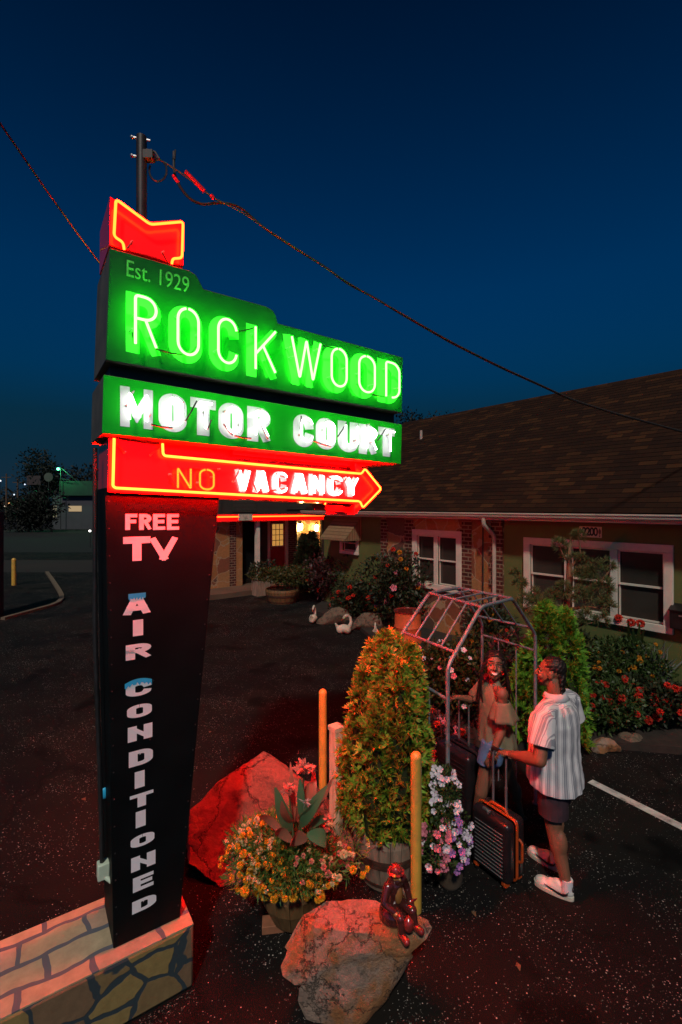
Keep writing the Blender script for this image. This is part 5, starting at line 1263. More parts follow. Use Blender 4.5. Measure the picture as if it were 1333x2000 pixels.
# swan planters and other garden ornaments
def swan(u, v, flip, label, s=1.0, rz=0):
    p = gr(u, v); t_ = thing('swan_planter', label, 'garden ornament', p, rz, 'white swan planters'); b = MB()
    for k_ in range(8):
        a = k_/7; b.ell((.16*(a-.5), 0, .11+.03*math.sin(a*3)), (.10,.12-.05*abs(a-.4),.10), seg=12, rings=8)
    b.cap((.14,0,.16),(.20,0,.26),.05,.02); b.cap((-.12,0,.15),(-.17,0,.28),.055,.038); b.cap((-.17,0,.28),(-.15,0,.40),.038,.033); b.cap((-.15,0,.40),(-.09,0,.455),.033,.032); b.cap((-.09,0,.455),(-.03,0,.43),.034,.036); b.cap((-.03,0,.43),(.01,0,.385),.034,.026)
    if flip:
        b.v = [(-x_, y_, z_) for x_, y_, z_ in b.v]; b.f = [tuple(reversed(f_)) for f_ in b.f]
    o = remeshed(b, 'swan_body', M['plaster'], t_, .014, 3); 
    k_ = -1 if flip else 1; b = MB(); b.cap((.01*k_,0,.385),(.05*k_,0,.33),.018,.008); b.build('beak', M['orange_trim'], t_); t_.scale = (s,)*3
    return t_
swan(672,1239,True,'white swan planter with fully curved neck by the garden rocks',.98)
swan(612,1217,True,'white swan planter seen end on at the dark drive edge',.92,R(75))
swan(734,1240,False,'small white swan planter half hidden in front of the right garden rock',.62,R(80))
aq = gr(743,1222,.05); ag = thing('agave_plant', 'pale blue agave like plant between the garden rocks', 'plant', (aq.x,aq.y+.3,.35)); n = 18; a = np.arange(n)*2.4; d = unit(np.stack([np.cos(a)*.6,np.sin(a)*.6,np.ones(n)],1))
M['agave'] = leafmat('agave_leaf', [(.16,.22,.24),(.22,.28,.28)], .5, 0); v_, f_ = leaf_quads(np.zeros((n,3)), d, unit(np.cross(d, rdir(n))), .42*np.ones(n), .09, .25); np_obj('foliage', [v_], [f_], M['agave'], ag)
b = MB(); b.lathe([(.12,-.35),(.17,-.05),(.16,-.03)], seg=16); b.build('pot', M['concrete'], ag)
# porch planting
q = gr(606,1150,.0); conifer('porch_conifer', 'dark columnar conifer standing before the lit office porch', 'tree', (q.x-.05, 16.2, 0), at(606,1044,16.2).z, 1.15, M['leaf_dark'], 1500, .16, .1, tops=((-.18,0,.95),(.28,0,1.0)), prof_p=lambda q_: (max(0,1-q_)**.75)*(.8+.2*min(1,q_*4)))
q = gr(548,1182); tp = thing('barrel_planter', 'dark half barrel planter with spreading green shrub near the red door', 'planter', (q.x, q.y+.5, 0)); barrel(tp, .42, .52, .42, M['barrel_low'], True)
bush('', '', '', None, (1.75,1.3,.62), M['leaf_olive'], 2200, .10, 10, parent=tp, z0=.40)
q = gr(510,1162); bx_ = thing('wooden_planter', 'wooden box planter with a dark plant beside the office door', 'planter', (q.x, q.y, .0), WA)
b = MB(); b.box(-.24,.24,-.2,.2,0,.55); b.box(-.27,.27,-.23,.23,.55,.60); b.build('box', M['barrel'], bx_, smooth=False); bush('', '', '', None, (.8,.6,.5), M['leaf_dark'], 500, .10, 5, parent=bx_, z0=.58)
# ------------------------------------------------------------------ people
def cut(o, planes):
    """trim a closed garment with flat hems; planes: (point, normal pointing to the removed side)"""
    bmm = bmesh.new(); bmm.from_mesh(o.data)
    for p, n_ in planes:
        bmesh.ops.bisect_plane(bmm, geom=bmm.verts[:]+bmm.edges[:]+bmm.faces[:], plane_co=p, plane_no=n_, clear_outer=True)
    bmm.to_mesh(o.data); bmm.free(); o.data.update()
    s = o.modifiers.new('thickness', 'SOLIDIFY'); s.thickness = .006; s.offset = -1
    return o
def head_prims(b, c, yaw, pitch=0.0, roll=0.0, s=1.0, smile=False):
    Rm = Matrix.Rotation(yaw,3,'Z') @ Matrix.Rotation(pitch,3,'X') @ Matrix.Rotation(roll,3,'Y'); c = Vector(c)
    T = lambda p: c + Rm @ (Vector(p)*s)
    def e(p, r): b.ell(T(p), tuple(x*s for x in r), M=Rm, seg=20, rings=14)
    e((0,-.018,.035),(.074,.094,.084)); e((0,.022,-.02),(.064,.068,.085)); e((0,.045,-.082),(.036,.036,.030)); e((0,.028,-.066),(.052,.050,.040))
    b.cap(T((0,.085,.016)), T((0,.104,-.020)), .008*s, .013*s); e((.012,.094,-.024),(.010,.011,.008)); e((-.012,.094,-.024),(.010,.011,.008))
    for k in (-1, 1):
        e((k*.036,.062,-.026),(.024,.026,.024)); e((k*.076,-.004,-.004),(.008,.022,.032)); b.cap(T((k*.012,.086,.030)), T((k*.050,.070,.028)), .009*s, .007*s)
    if smile:
        b.cap(T((-.030,.082,-.048)), T((0,.094,-.053)), .005*s, .006*s); b.cap(T((.030,.082,-.048)), T((0,.094,-.053)), .005*s, .006*s)
        b.cap(T((-.028,.080,-.060)), T((0,.090,-.073)), .006*s, .008*s); b.cap(T((.028,.080,-.060)), T((0,.090,-.073)), .006*s, .008*s)
    else:
        b.cap(T((-.022,.084,-.056)), T((.022,.084,-.056)), .008*s, .008*s)
    return T, Rm
def eyes_and_teeth(T, Rm, parent, s=1.0, smile=True):
    for k in (-1, 1):
        b = MB(); b.ell(T((k*.032,.073,.008)), (.0115*s,.011*s,.0050*s), M=Rm, seg=12, rings=8); e_ = b.build('eye', M['eye_white'], parent)
        b = MB(); b.ell(T((k*.032+.002,.0835,.008)), (.0062*s,.003*s,.0050*s), M=Rm, seg=10, rings=6); b.build('iris', M['black'], e_)
        b = MB(); b.cap(T((k*.014,.093,.037)), T((k*.050,.076,.036)), .004*s, .003*s); b.build('eyebrow', M['hair'], parent)
    if smile:
        b = MB(); vs = []
        for i in range(9):
            t_ = -1+2*i/8; x_ = t_*.027; y_ = .0970-.012*t_*t_; z0_ = -.0510+.004*t_*t_; z1_ = -.0650+.011*t_*t_; vs += [T((x_,y_,z0_)), T((x_,y_-.001,z1_))]
        b.add(vs, [(2*i,2*i+1,2*i+3,2*i+2) for i in range(8)]); o = b.build('teeth', M['tooth'], parent)
def hand(b, wrist, fwd, up, size=1.0, curl=.5, side=1, spread=.10, thumb=.6):
    """palm, four jointed fingers of unequal length, thumb leaving the side of the palm. side=+1: thumb on +x of (fwd x up)"""
    wrist, fwd, up = Vector(wrist), Vector(fwd).normalized(), Vector(up); up = (up-fwd*up.dot(fwd)).normalized(); sx = fwd.cross(up)*side
    Mx = Matrix((sx, fwd, up)).transposed(); L = .088*size
    b.ell(wrist+fwd*L*.52, (.040*size,.052*size,.0155*size), M=Mx, seg=14, rings=10); b.cap(wrist-fwd*.01, wrist+fwd*L*.5, .022*size, .022*size)
    for i, (xo, ln) in enumerate(((.028,.072),(.0095,.082),(-.0095,.077),(-.028,.060))):
        p = wrist+fwd*L*(.95-.06*abs(i-1))+sx*xo*size; d = (fwd+sx*spread*(1.2-i)*.5).normalized(); ang = 0
        for j, fr in enumerate((.45,.32,.23)):
            ang += curl*(.75+.2*j+.08*i); dd = d*math.cos(ang)-up*math.sin(ang); q = p+dd*ln*fr*size
            b.cap(p, q, (.0092-.0008*j)*size, (.0086-.0009*j)*size, 8); p = q
    p = wrist+fwd*L*.28+sx*.030*size; q = p+(sx*.75+fwd*.65-up*thumb*.5).normalized()*.036*size; r_ = q+(sx*.15+fwd*.85-up*thumb).normalized()*.032*size; s_ = r_+(fwd*.8-up*thumb-sx*.25).normalized()*.024*size
    b.cap(p, q, .014*size, .0105*size, 8); b.cap(q, r_, .0105*size, .0095*size, 8); b.cap(r_, s_, .0095*size, .0075*size, 8)
def sneaker(parent, heel, yaw, m_up, m_sole, swoosh=0, L=.29):
    t_ = bpy.data.objects.new('shoe', None); 
    Rm = Matrix.Translation(heel) @ Matrix.Rotation(yaw,4,'Z'); tr = lambda p: Rm @ Vector(p)
    b = MB(); R3 = Rm.to_3x3()
    def e(p, r): b.ell(tr(p), r, M=R3, seg=16, rings=10)
    e((0,.055,.060),(.036,.055,.055)); e((0,.14,.052),(.042,.075,.048)); e((0,.215,.045),(.046,.068,.036)); b.tube([tr((0,.05,.05)), tr((0,.052,.112))], [.040,.042], 16); e((0,.115,.075),(.034,.05,.040))
    up_ = remeshed(b, 'shoe', m_up, parent, .006, 4)
    b = MB(); n = 28; pts = []
    for i in range(n):
        a = 2*math.pi*i/n; y_ = .5*L*(1-math.cos(a))*1.0; wv = .5*abs(math.sin(a))**.75; half = (.078+.024*(y_/L))*wv; pts.append((half*(1 if math.sin(a) > 0 else -1), y_))
    vs = [tr((x_*1.0,y_,0.0)) for x_, y_ in pts]+[tr((x_*1.04,y_+.0,.034+.006*max(0,(y_-.22)/.07))) for x_, y_ in pts]
    b.add(vs, [tuple(range(n-1,-1,-1)), tuple(range(n,2*n))]+[(i,(i+1)%n,(i+1)%n+n,i+n) for i in range(n)]); b.build('sole', m_sole, up_, bevel=.004)
    b = MB()
    for k in range(5):
        y_ = .125+.020*k; z_ = .106-.0085*k; b.tube([tr((-.026,y_,z_-.012)), tr((0,y_+.004,z_+.001)), tr((.026,y_,z_-.012))], .0035, 6)
    b.build('laces', m_sole, up_)
    if swoosh:
        def side_x(y_, z_): return swoosh*(.041+.004*math.sin((y_-.05)/.2*math.pi))*math.sqrt(max(.15, 1-((z_-.050)/.062)**2))+swoosh*.0045
        top = [(.035,.088),(.07,.066),(.10,.055),(.14,.056),(.19,.072),(.235,.060)]; 
        upc = [(.028,.082),(.045,.060),(.075,.050),(.11,.052),(.15,.058),(.20,.064)]; loc = [(.028,.080),(.036,.050),(.065,.033),(.10,.034),(.15,.047),(.20,.063)]
        vs = [tr((side_x(y_,z_),y_,z_)) for y_, z_ in upc]+[tr((side_x(y_,z_),y_,z_)) for y_, z_ in loc]; n = len(upc)
        b = MB(); b.add(vs, [(i,i+1,n+i+1,n+i) for i in range(n-1)]); o = b.build('side_mark', M['black'], up_); sm = o.modifiers.new('t','SOLIDIFY'); sm.thickness = .004; sm.offset = 0
        b = MB(); b.ell(tr((0,.004,.088)), (.024,.010,.020), M=R3, seg=12, rings=8); b.build('heel_tab', M['black'], up_)
    return up_

# ---- the man
mr = Vector((1.705, 3.74, 0)); my = R(43); man = thing('person', 'man in striped short sleeved shirt and dark shorts holding a suitcase handle', 'person', mr, my)
inv = (Matrix.Translation(mr) @ Matrix.Rotation(my,4,'Z')).inverted()
ml = lambda u, v, Y: inv @ at(u, v, Y)
sl_, el_, wr_ = Vector((-.245,-.01,1.370)), Vector((-.365,-.035,1.085)), Vector((-.295,.225,1.005))
sr_, er_, hr_ = Vector((.250,.0,1.370)), Vector((.335,.0,1.10)), Vector((.315,.13,.90))
b = MB(); hd = Vector((-.005,.045,1.625)); T_, Rm_ = head_prims(b, hd, R(24), R(3))
b.cap((0,-.005,1.42), (0,.02,1.56), .060, .060); b.ell((0,0,1.25), (.185,.12,.2)); b.ell((0,.02,1.0), (.17,.13,.18)); b.ell((0,-.01,.88), (.16,.13,.12)); b.cap((-.19,0,1.355), (.19,0,1.355), .052, .052)
for s0, s1, s2 in ((sl_, el_, wr_), (sr_, er_, hr_)):
    b.cap(s0, s1, .054, .050); b.ell(s0.lerp(s1,.45), (.058,.058,.09)); b.cap(s1, s1.lerp(s2,.45), .050, .048); b.cap(s1.lerp(s2,.4), s2, .047, .029)
hand(b, wr_, (-.04,1,-.10), (0,.1,1), 1.02, .62, 1); hand(b, hr_, (0,.35,-1), (.9,.3,0), 1.0, .4, -1)
LK, LA = Vector((-.118,-.03,.49)), Vector((-.130,-.135,.10)); RK, RA = Vector((.100,.055,.49)), Vector((.098,.045,.10))
for hp, kn, an in ((Vector((-.095,-.01,.88)), LK, LA), (Vector((.095,.0,.88)), RK, RA)):
    b.cap(hp, kn, .092, .062); b.cap(kn, kn.lerp(an,.35), .060, .060); b.cap(kn.lerp(an,.3), an, .060, .036); b.ell(kn.lerp(an,.30)+Vector((0,-.020,0)), (.055,.055,.11)); b.ell(kn+Vector((0,.025,.0)), (.045,.035,.05)); b.cap(an, an+Vector((0,.05,-.05)), .036, .032)
body = remeshed(b, 'body', M['skin_m'], man, .006, 5)
eyes_and_teeth(T_, Rm_, man, 1.0, False)
# short waved hair with longer curls at the nape, short beard
b = MB(); 
b.ell(T_((0,-.030,.052)), (.079,.092,.080), M=Rm_, seg=22, rings=14); b.ell(T_((0,-.080,.0)), (.060,.038,.055), M=Rm_)
for i in range(60):
    a = random.uniform(-1.1,1.1); z_ = random.uniform(-.135,-.01); b.ell(T_((math.sin(a)*.062,-.062-.045*math.cos(a),z_)), random.uniform(.010,.019), seg=8, rings=6)
def hairtex(co, no):
    for i in range(len(co)): co[i] += no[i]*(.0035*math.sin(co[i][0]*160)*math.sin(co[i][2]*170+co[i][1]*90)+.003*mnoise.noise(Vector(co[i])*60))
    return co
o = remeshed(b, 'hair', M['hair'], man, .006, 2, hairtex)
b = MB(); b.ell(T_((0,.052,-.088)), (.038,.036,.026), M=Rm_)
for k in (-1, 1): b.cap(T_((k*.062,.01,-.03)), T_((k*.035,.055,-.09)), .010, .014)
remeshed(b, 'beard', M['hair'], man, .006, 2)
# shirt
b = MB(); prof_ = [(.68,.258,.200,.0),(.80,.258,.200,.005),(.92,.248,.192,.015),(1.04,.234,.180,.015),(1.16,.230,.168,.005),(1.27,.230,.158,-.005),(1.36,.206,.132,-.010),(1.42,.135,.092,-.008),(1.45,.078,.070,-.004)]
sg = 28; vs = [(rx*math.cos(2*math.pi*k/sg), cy+ry*math.sin(2*math.pi*k/sg), z_) for z_, rx, ry, cy in prof_ for k in range(sg)]; nr = len(prof_)
b.add(vs, [(i_*sg+k, i_*sg+(k+1)%sg, (i_+1)*sg+(k+1)%sg, (i_+1)*sg+k) for i_ in range(nr-1) for k in range(sg)]+[tuple(range(sg-1,-1,-1)), tuple((nr-1)*sg+k for k in range(sg))])
b.cap((-.205,-.005,1.375), (.205,-.005,1.375), .078, .078); b.ell((0,-.025,1.33), (.18,.10,.10))
for s0, s1 in ((sl_, el_), (sr_, er_)):
    b.tube([s0+(s1-s0)*-.12, s0, s0.lerp(s1,.35), s0.lerp(s1,.74)], [.05,.092,.097,.103], 16)
def folds(co, no):
    for i in range(len(co)):
        p = co[i]; th = math.atan2(p[0], -p[1]); lowz = max(0, min(1, (1.36-p[2])/.30))
        yk = .0032*math.sin(th*13+2.4*p[2]+1.5*mnoise.noise(Vector((p[0]*3,p[1]*3,p[2]*1.2))))*lowz
        diag = .009*(mnoise.noise(Vector((p[0]*7+p[2]*4, p[1]*7, p[2]*9-p[0]*5))))+.004*mnoise.noise(Vector((p[0]*24+p[2]*9,p[1]*24,p[2]*13)))
        co[i] += no[i]*(yk+diag)
    return co
sh = remeshed(b, 'shirt', M['shirt'], man, .007, 6, folds)
cut(sh, [((0,0,.785), (0,-.12,-1)), (sl_.lerp(el_,.70), (el_-sl_).normalized()), (sr_.lerp(er_,.70), (er_-sr_).normalized())]) if False else None
def cut_where(o, planes):
    bmm = bmesh.new(); bmm.from_mesh(o.data)
    for p, n_, test in planes:
        gv = [v_ for v_ in bmm.verts if test(v_.co)]; gs = set(gv); ge = [e_ for e_ in bmm.edges if e_.verts[0] in gs and e_.verts[1] in gs]; gf = [f_ for f_ in bmm.faces if all(v_ in gs for v_ in f_.verts)]
        bmesh.ops.bisect_plane(bmm, geom=gv+ge+gf, plane_co=p, plane_no=n_, clear_outer=True)
    bmm.to_mesh(o.data); bmm.free(); o.data.update(); s_ = o.modifiers.new('thickness','SOLIDIFY'); s_.thickness = .005; s_.offset = -1
def on_arm(c_, s0, s1):
    d = (s1-s0).normalized(); q = c_-s0; t_ = q.dot(d); return .08 < t_ < .36 and (q-d*t_).length < .122 and abs(c_.x) > .258+.10*max(0, t_-.20)
cut_where(sh, [((0,0,.785), Vector((0,.14,-1)), lambda c_: c_.z < 1.0 and abs(c_.x) < .30),
               (sl_.lerp(el_,.68), (el_-sl_).normalized(), lambda c_: on_arm(c_, sl_, el_)), (sr_.lerp(er_,.68), (er_-sr_).normalized(), lambda c_: on_arm(c_, sr_, er_))])
sh.data.materials.append(M['sleeve'])
for pg in sh.data.polygons:
    if (abs(pg.center.x) > .242 and pg.center.z > 1.05) or pg.center.z > 1.395+.06*abs(pg.center.x): pg.material_index = 1
b = MB(); vs = []; nn_ = 30
for i in range(nn_+1):
    a = -2.75+5.5*i/nn_; ca, sa = math.cos(a), math.sin(a)
    vs += [(.071*sa, .006-.066*ca, 1.482+.006*ca), (.080*sa, .004-.077*ca, 1.480+.006*ca), (.102*sa, -.002-.100*ca, 1.444-.010*abs(sa))]
b.add(vs, [(3*i+k, 3*i+k+1, 3*i+k+4, 3*i+k+3) for i in range(nn_) for k in (0, 1)])
cl_ = b.build('collar', M['collar'], sh, angle=80); sm_ = cl_.modifiers.new('t','SOLIDIFY'); sm_.thickness = .004
b = MB(); yk_ = [(-.19+.38*i/16, -.128-.030*math.cos((-.19+.38*i/16)*7), 1.335) for i in range(17)]
# shorts, socks, shoes
b = MB(); b.ell((0,-.005,.87), (.185,.150,.13), seg=20, rings=12)
for hp, kn in ((Vector((-.095,-.01,.88)), LK), (Vector((.095,.0,.88)), RK)): b.tube([hp, hp.lerp(kn,.4), hp.lerp(kn,.85)], [.112,.114,.108], 18)
def wr(co, no):
    for i in range(len(co)): co[i] += no[i]*(.006*mnoise.noise(Vector((co[i][0]*9,co[i][1]*9,co[i][2]*14))))
    return co
sht = remeshed(b, 'shorts', M['shorts'], man, .007, 4, wr); cut_where(sht, [((0,0,.575), Vector((0,0,-1)), lambda c_: c_.z < .7)])
for an in (LA, RA): b = MB(); b.tube([an+Vector((0,.0,-.03)), an+Vector((0,-.002,.045))], [.043,.042], 16); b.build('sock', M['sock'], man)
for an, yw in ((LA, R(8)), (RA, R(-4))):
    h_ = Vector((an.x, an.y-.075, 0)); Rz = Matrix.Rotation(yw,3,'Z'); sneaker(man, Vector((an.x,an.y,0))+Rz @ Vector((0,-.052,0)), yw, M['shoe'], M['sole'], -1)
b = MB(); c_ = wr_+Vector((-.0,-.03,.0)); d_ = (wr_-el_).normalized(); p_, q_ = d_.orthogonal().normalized(), None; q_ = d_.cross(p_)
b.tube([c_+(p_*math.cos(a)+q_*math.sin(a))*.034 for a in np.linspace(0,2*math.pi,20)[:-1]], .004, 6, closed=True); b.build('bracelet', M['black'], man)

# ---- the woman
fr_ = Vector((1.363, 4.20, 0)); fy = R(70); wom = thing('person', 'smiling woman with long braids in olive cold shoulder top and denim shorts', 'person', fr_, fy)
inv2 = (Matrix.Translation(fr_) @ Matrix.Rotation(fy,4,'Z')).inverted(); fl_ = lambda u, v, Y: inv2 @ at(u, v, Y)
b = MB(); hd = fl_(966,1302,4.17); hd.z = 1.545; Tf, Rf = head_prims(b, hd, R(166)-fy, R(12), R(-5), 1.04, True)
tw = Matrix.Rotation(R(25),3,'Z')
S1 = Vector((0,0,1.345))+tw @ Vector((-.165,0,0)); S2 = Vector((0,0,1.345))+tw @ Vector((.165,0,0))
E1_, W1_ = fl_(981,1424,4.03), fl_(963,1470,3.98); E2_, W2_ = fl_(930,1368,4.45), fl_(893,1362,4.36)
b.cap((0,0,1.37), hd+Vector((0,0,-.07)), .050, .048); b.ell((0,.005,1.24), (.135,.095,.15), M=tw); b.ell((0,0,1.06), (.115,.085,.13)); b.ell((0,-.02,.90), (.150,.125,.13)); b.cap(S1*.9+Vector((0,0,.134)), S2*.9+Vector((0,0,.134)), .048, .048)
for s0, s1, s2 in ((S1, E1_, W1_), (S2, E2_, W2_)): b.ell(s0, (.056,.056,.060)); b.cap(s0, s1, .050, .039); b.cap(s1, s1.lerp(s2,.4), .039, .038); b.cap(s1.lerp(s2,.35), s2, .038, .024)
hand(b, W1_, (fl_(955,1490,3.97)-W1_), (-1,0,0), .92, .30, -1); hand(b, W2_, (fl_(872,1364,4.33)-W2_), (0,0,1), .92, .6, 1)
k1, a1 = fl_(940,1548,4.06), fl_(928,1626,4.13); k2, a2 = fl_(1000,1530,4.34), fl_(1018,1594,4.46)
for hp, kn, an in ((Vector((-.085,0,.86)), k1, a1), (Vector((.085,0,.86)), k2, a2)):
    b.cap(hp, kn, .088, .055); b.ell(hp.lerp(kn,.3), (.09,.085,.14)); b.cap(kn, kn.lerp(an,.35), .052, .050); b.cap(kn.lerp(an,.3), an, .050, .031); b.ell(kn.lerp(an,.28)+Vector((0,-.02,0)), (.045,.048,.10)); b.cap(an, an+Vector((0,.09,-.045)), .030, .026); b.cap(an, an+Vector((0,-.03,-.035)), .028, .024)
remeshed(b, 'body', M['skin_f'], wom, .006, 5); eyes_and_teeth(Tf, Rf, wom)
# braids
b = MB(); b.ell(Tf((0,-.030,.054)), (.083,.094,.079), M=Rf, seg=20, rings=14); b.cap(Tf((-.060,.040,.066)), Tf((0,.060,.090)), .012, .010); b.cap(Tf((.060,.040,.066)), Tf((0,.060,.090)), .012, .010); b.ell(Tf((0,-.075,-.02)), (.070,.045,.09), M=Rf)
for k in (-1, 1): b.ell(Tf((k*.066,-.005,.03)), (.022,.045,.05), M=Rf)
hs = remeshed(b, 'hair', M['hair'], wom, .007, 2, hairtex)
b = MB()
for i in range(46):
    side = -1 if i % 2 else 1; t_ = random.random(); a = .15+1.5*t_
    p0 = Tf((side*.070*math.sin(a+.5), .035-.115*t_, .055+.02*random.random())); p1 = Tf((side*(.084+.012*random.random()), .03-.11*t_, -.02)); ln = random.uniform(.20,.34)
    out_ = (p1-Tf((0,-.02,-.02))); out_.z = 0; out_.normalize()
    p2 = p1+out_*random.uniform(.012,.04)+Vector((0,0,-ln*.5)); p3 = p2+out_*random.uniform(-.01,.03)+Vector((random.uniform(-.015,.015),random.uniform(-.015,.015),-ln*.5))
    path = fillet([p0,p1,p2,p3], .06, 4); n = len(path); b.tube(path, [.0068*(1+.18*math.sin(j*2.4))*(1-.35*j/n) for j in range(n)], 6)
b.build('braids', M['hair'], hs)
# olive top with a flounce under the bare shoulder
b = MB(); b.ell((0,.01,1.235), (.150,.112,.165), M=tw, seg=22, rings=14); b.tube([(0,.0,1.22),(0,-.0,1.05),(0,-.015,.93),(0,-.03,.78)], [.130,.132,.150,.172], 24)
b.cap(S1*.55+Vector((0,0,.605)), S1*.30+Vector((0,0,.985)), .040, .035); b.cap(S2*.55+Vector((0,0,.605)), S2*.30+Vector((0,0,.985)), .040, .035)
def wf(co, no):
    for i in range(len(co)):
        p = co[i]; th = math.atan2(p[0], p[1]); lo = max(0, min(1,(1.15-p[2])/.3)); co[i] += no[i]*(.010*math.sin(th*9+3*mnoise.noise(Vector(p)*4))*lo+.004*mnoise.noise(Vector((p[0]*9,p[1]*9,p[2]*7))))
    return co
tp_ = remeshed(b, 'top', M['cloth_top'], wom, .006, 6, wf); cut_where(tp_, [((0,0,.845), Vector((0,.35,-1)), lambda c_: c_.z < 1.0)])
def flounce(s0, s1, fl):
    d = (s1-s0).normalized(); p_ = d.orthogonal().normalized(); q_ = d.cross(p_); b = MB(); n = 40; vs = []; rows = 8
    for r_ in range(rows):
        t_ = r_/(rows-1); c = s0+d*(.055+.155*t_)+Vector((0,-.012,0))*t_; 
        for k in range(n):
            a = 2*math.pi*k/n; rad = .064+fl*t_+.012*t_*math.sin(a*6+1)+.006*t_*math.sin(a*11); vs.append(c+(p_*math.cos(a)+q_*math.sin(a))*rad)
    b.add(vs, [(r_*n+k, r_*n+(k+1)%n, (r_+1)*n+(k+1)%n, (r_+1)*n+k) for r_ in range(rows-1) for k in range(n)])
    o = b.build('flounce_sleeve', M['cloth_top'], tp_, angle=80); s_ = o.modifiers.new('t','SOLIDIFY'); s_.thickness = .003
flounce(S1, E1_, .055); flounce(S2, E2_, .03)
b = MB(); b.ell((0,-.015,.885), (.160,.138,.11), seg=20, rings=12)
for hp, kn in ((Vector((-.085,0,.86)), k1), (Vector((.085,0,.86)), k2)): b.tube([hp+Vector((0,0,.02)), hp.lerp(kn,.25), hp.lerp(kn,.5)], [.105,.106,.106], 18)
ds = remeshed(b, 'denim_shorts', M['denim'], wom, .006, 4, wr); cut_where(ds, [((0,0,.735), Vector((0,0,-1)), lambda c_: c_.z < .86)])
d_ = (W1_-E1_).normalized(); p_ = d_.orthogonal().normalized(); q_ = d_.cross(p_); c_ = W1_-d_*.012
b = MB(); b.tube([c_+(p_*math.cos(a)+q_*math.sin(a))*.029 for a in np.linspace(0,2*math.pi,20)[:-1]], .006, 6, closed=True); wb = b.build('watch_band', M['sock'], wom)
vdir = (inv2.to_3x3() @ Vector((-.2,-.9,.35))).normalized(); vdir = (vdir-d_*vdir.dot(d_)).normalized(); sx_ = d_.cross(vdir); Mx = Matrix((sx_, d_, vdir)).transposed().to_4x4(); Mx.translation = c_+vdir*.030
b = MB(); b.box(-.017,.017,-.020,.020,-.006,.006,0,Mx); b.build('watch_face', M['black'], wb, bevel=.003)
b = MB(); b.tube([hd+Vector((0,0,-.155))+(Vector((math.cos(a)*.056,math.sin(a)*.056,.012*math.sin(a*2)))) for a in np.linspace(0,2*math.pi,24)[:-1]], .0022, 5, closed=True); b.ell(hd+Rf @ Vector((0,.060,-.160)), .006); b.build('necklace', M['steel'], wom)
for an, kn in ((a1,k1),(a2,k2)):
    h_ = Vector((an.x, an.y-.06, max(0,an.z-.09))); b = MB(); Rm = Matrix.Translation(h_); 
    b.ell(h_+Vector((0,.05,.012)), (.034,.05,.014)); b.ell(h_+Vector((0,.15,.012)), (.042,.075,.014)); b.cap(h_+Vector((-.04,.15,.02)), h_+Vector((.04,.15,.045)), .008,.008); remeshed(b, 'sandal', M['black'], wom, .007, 2)

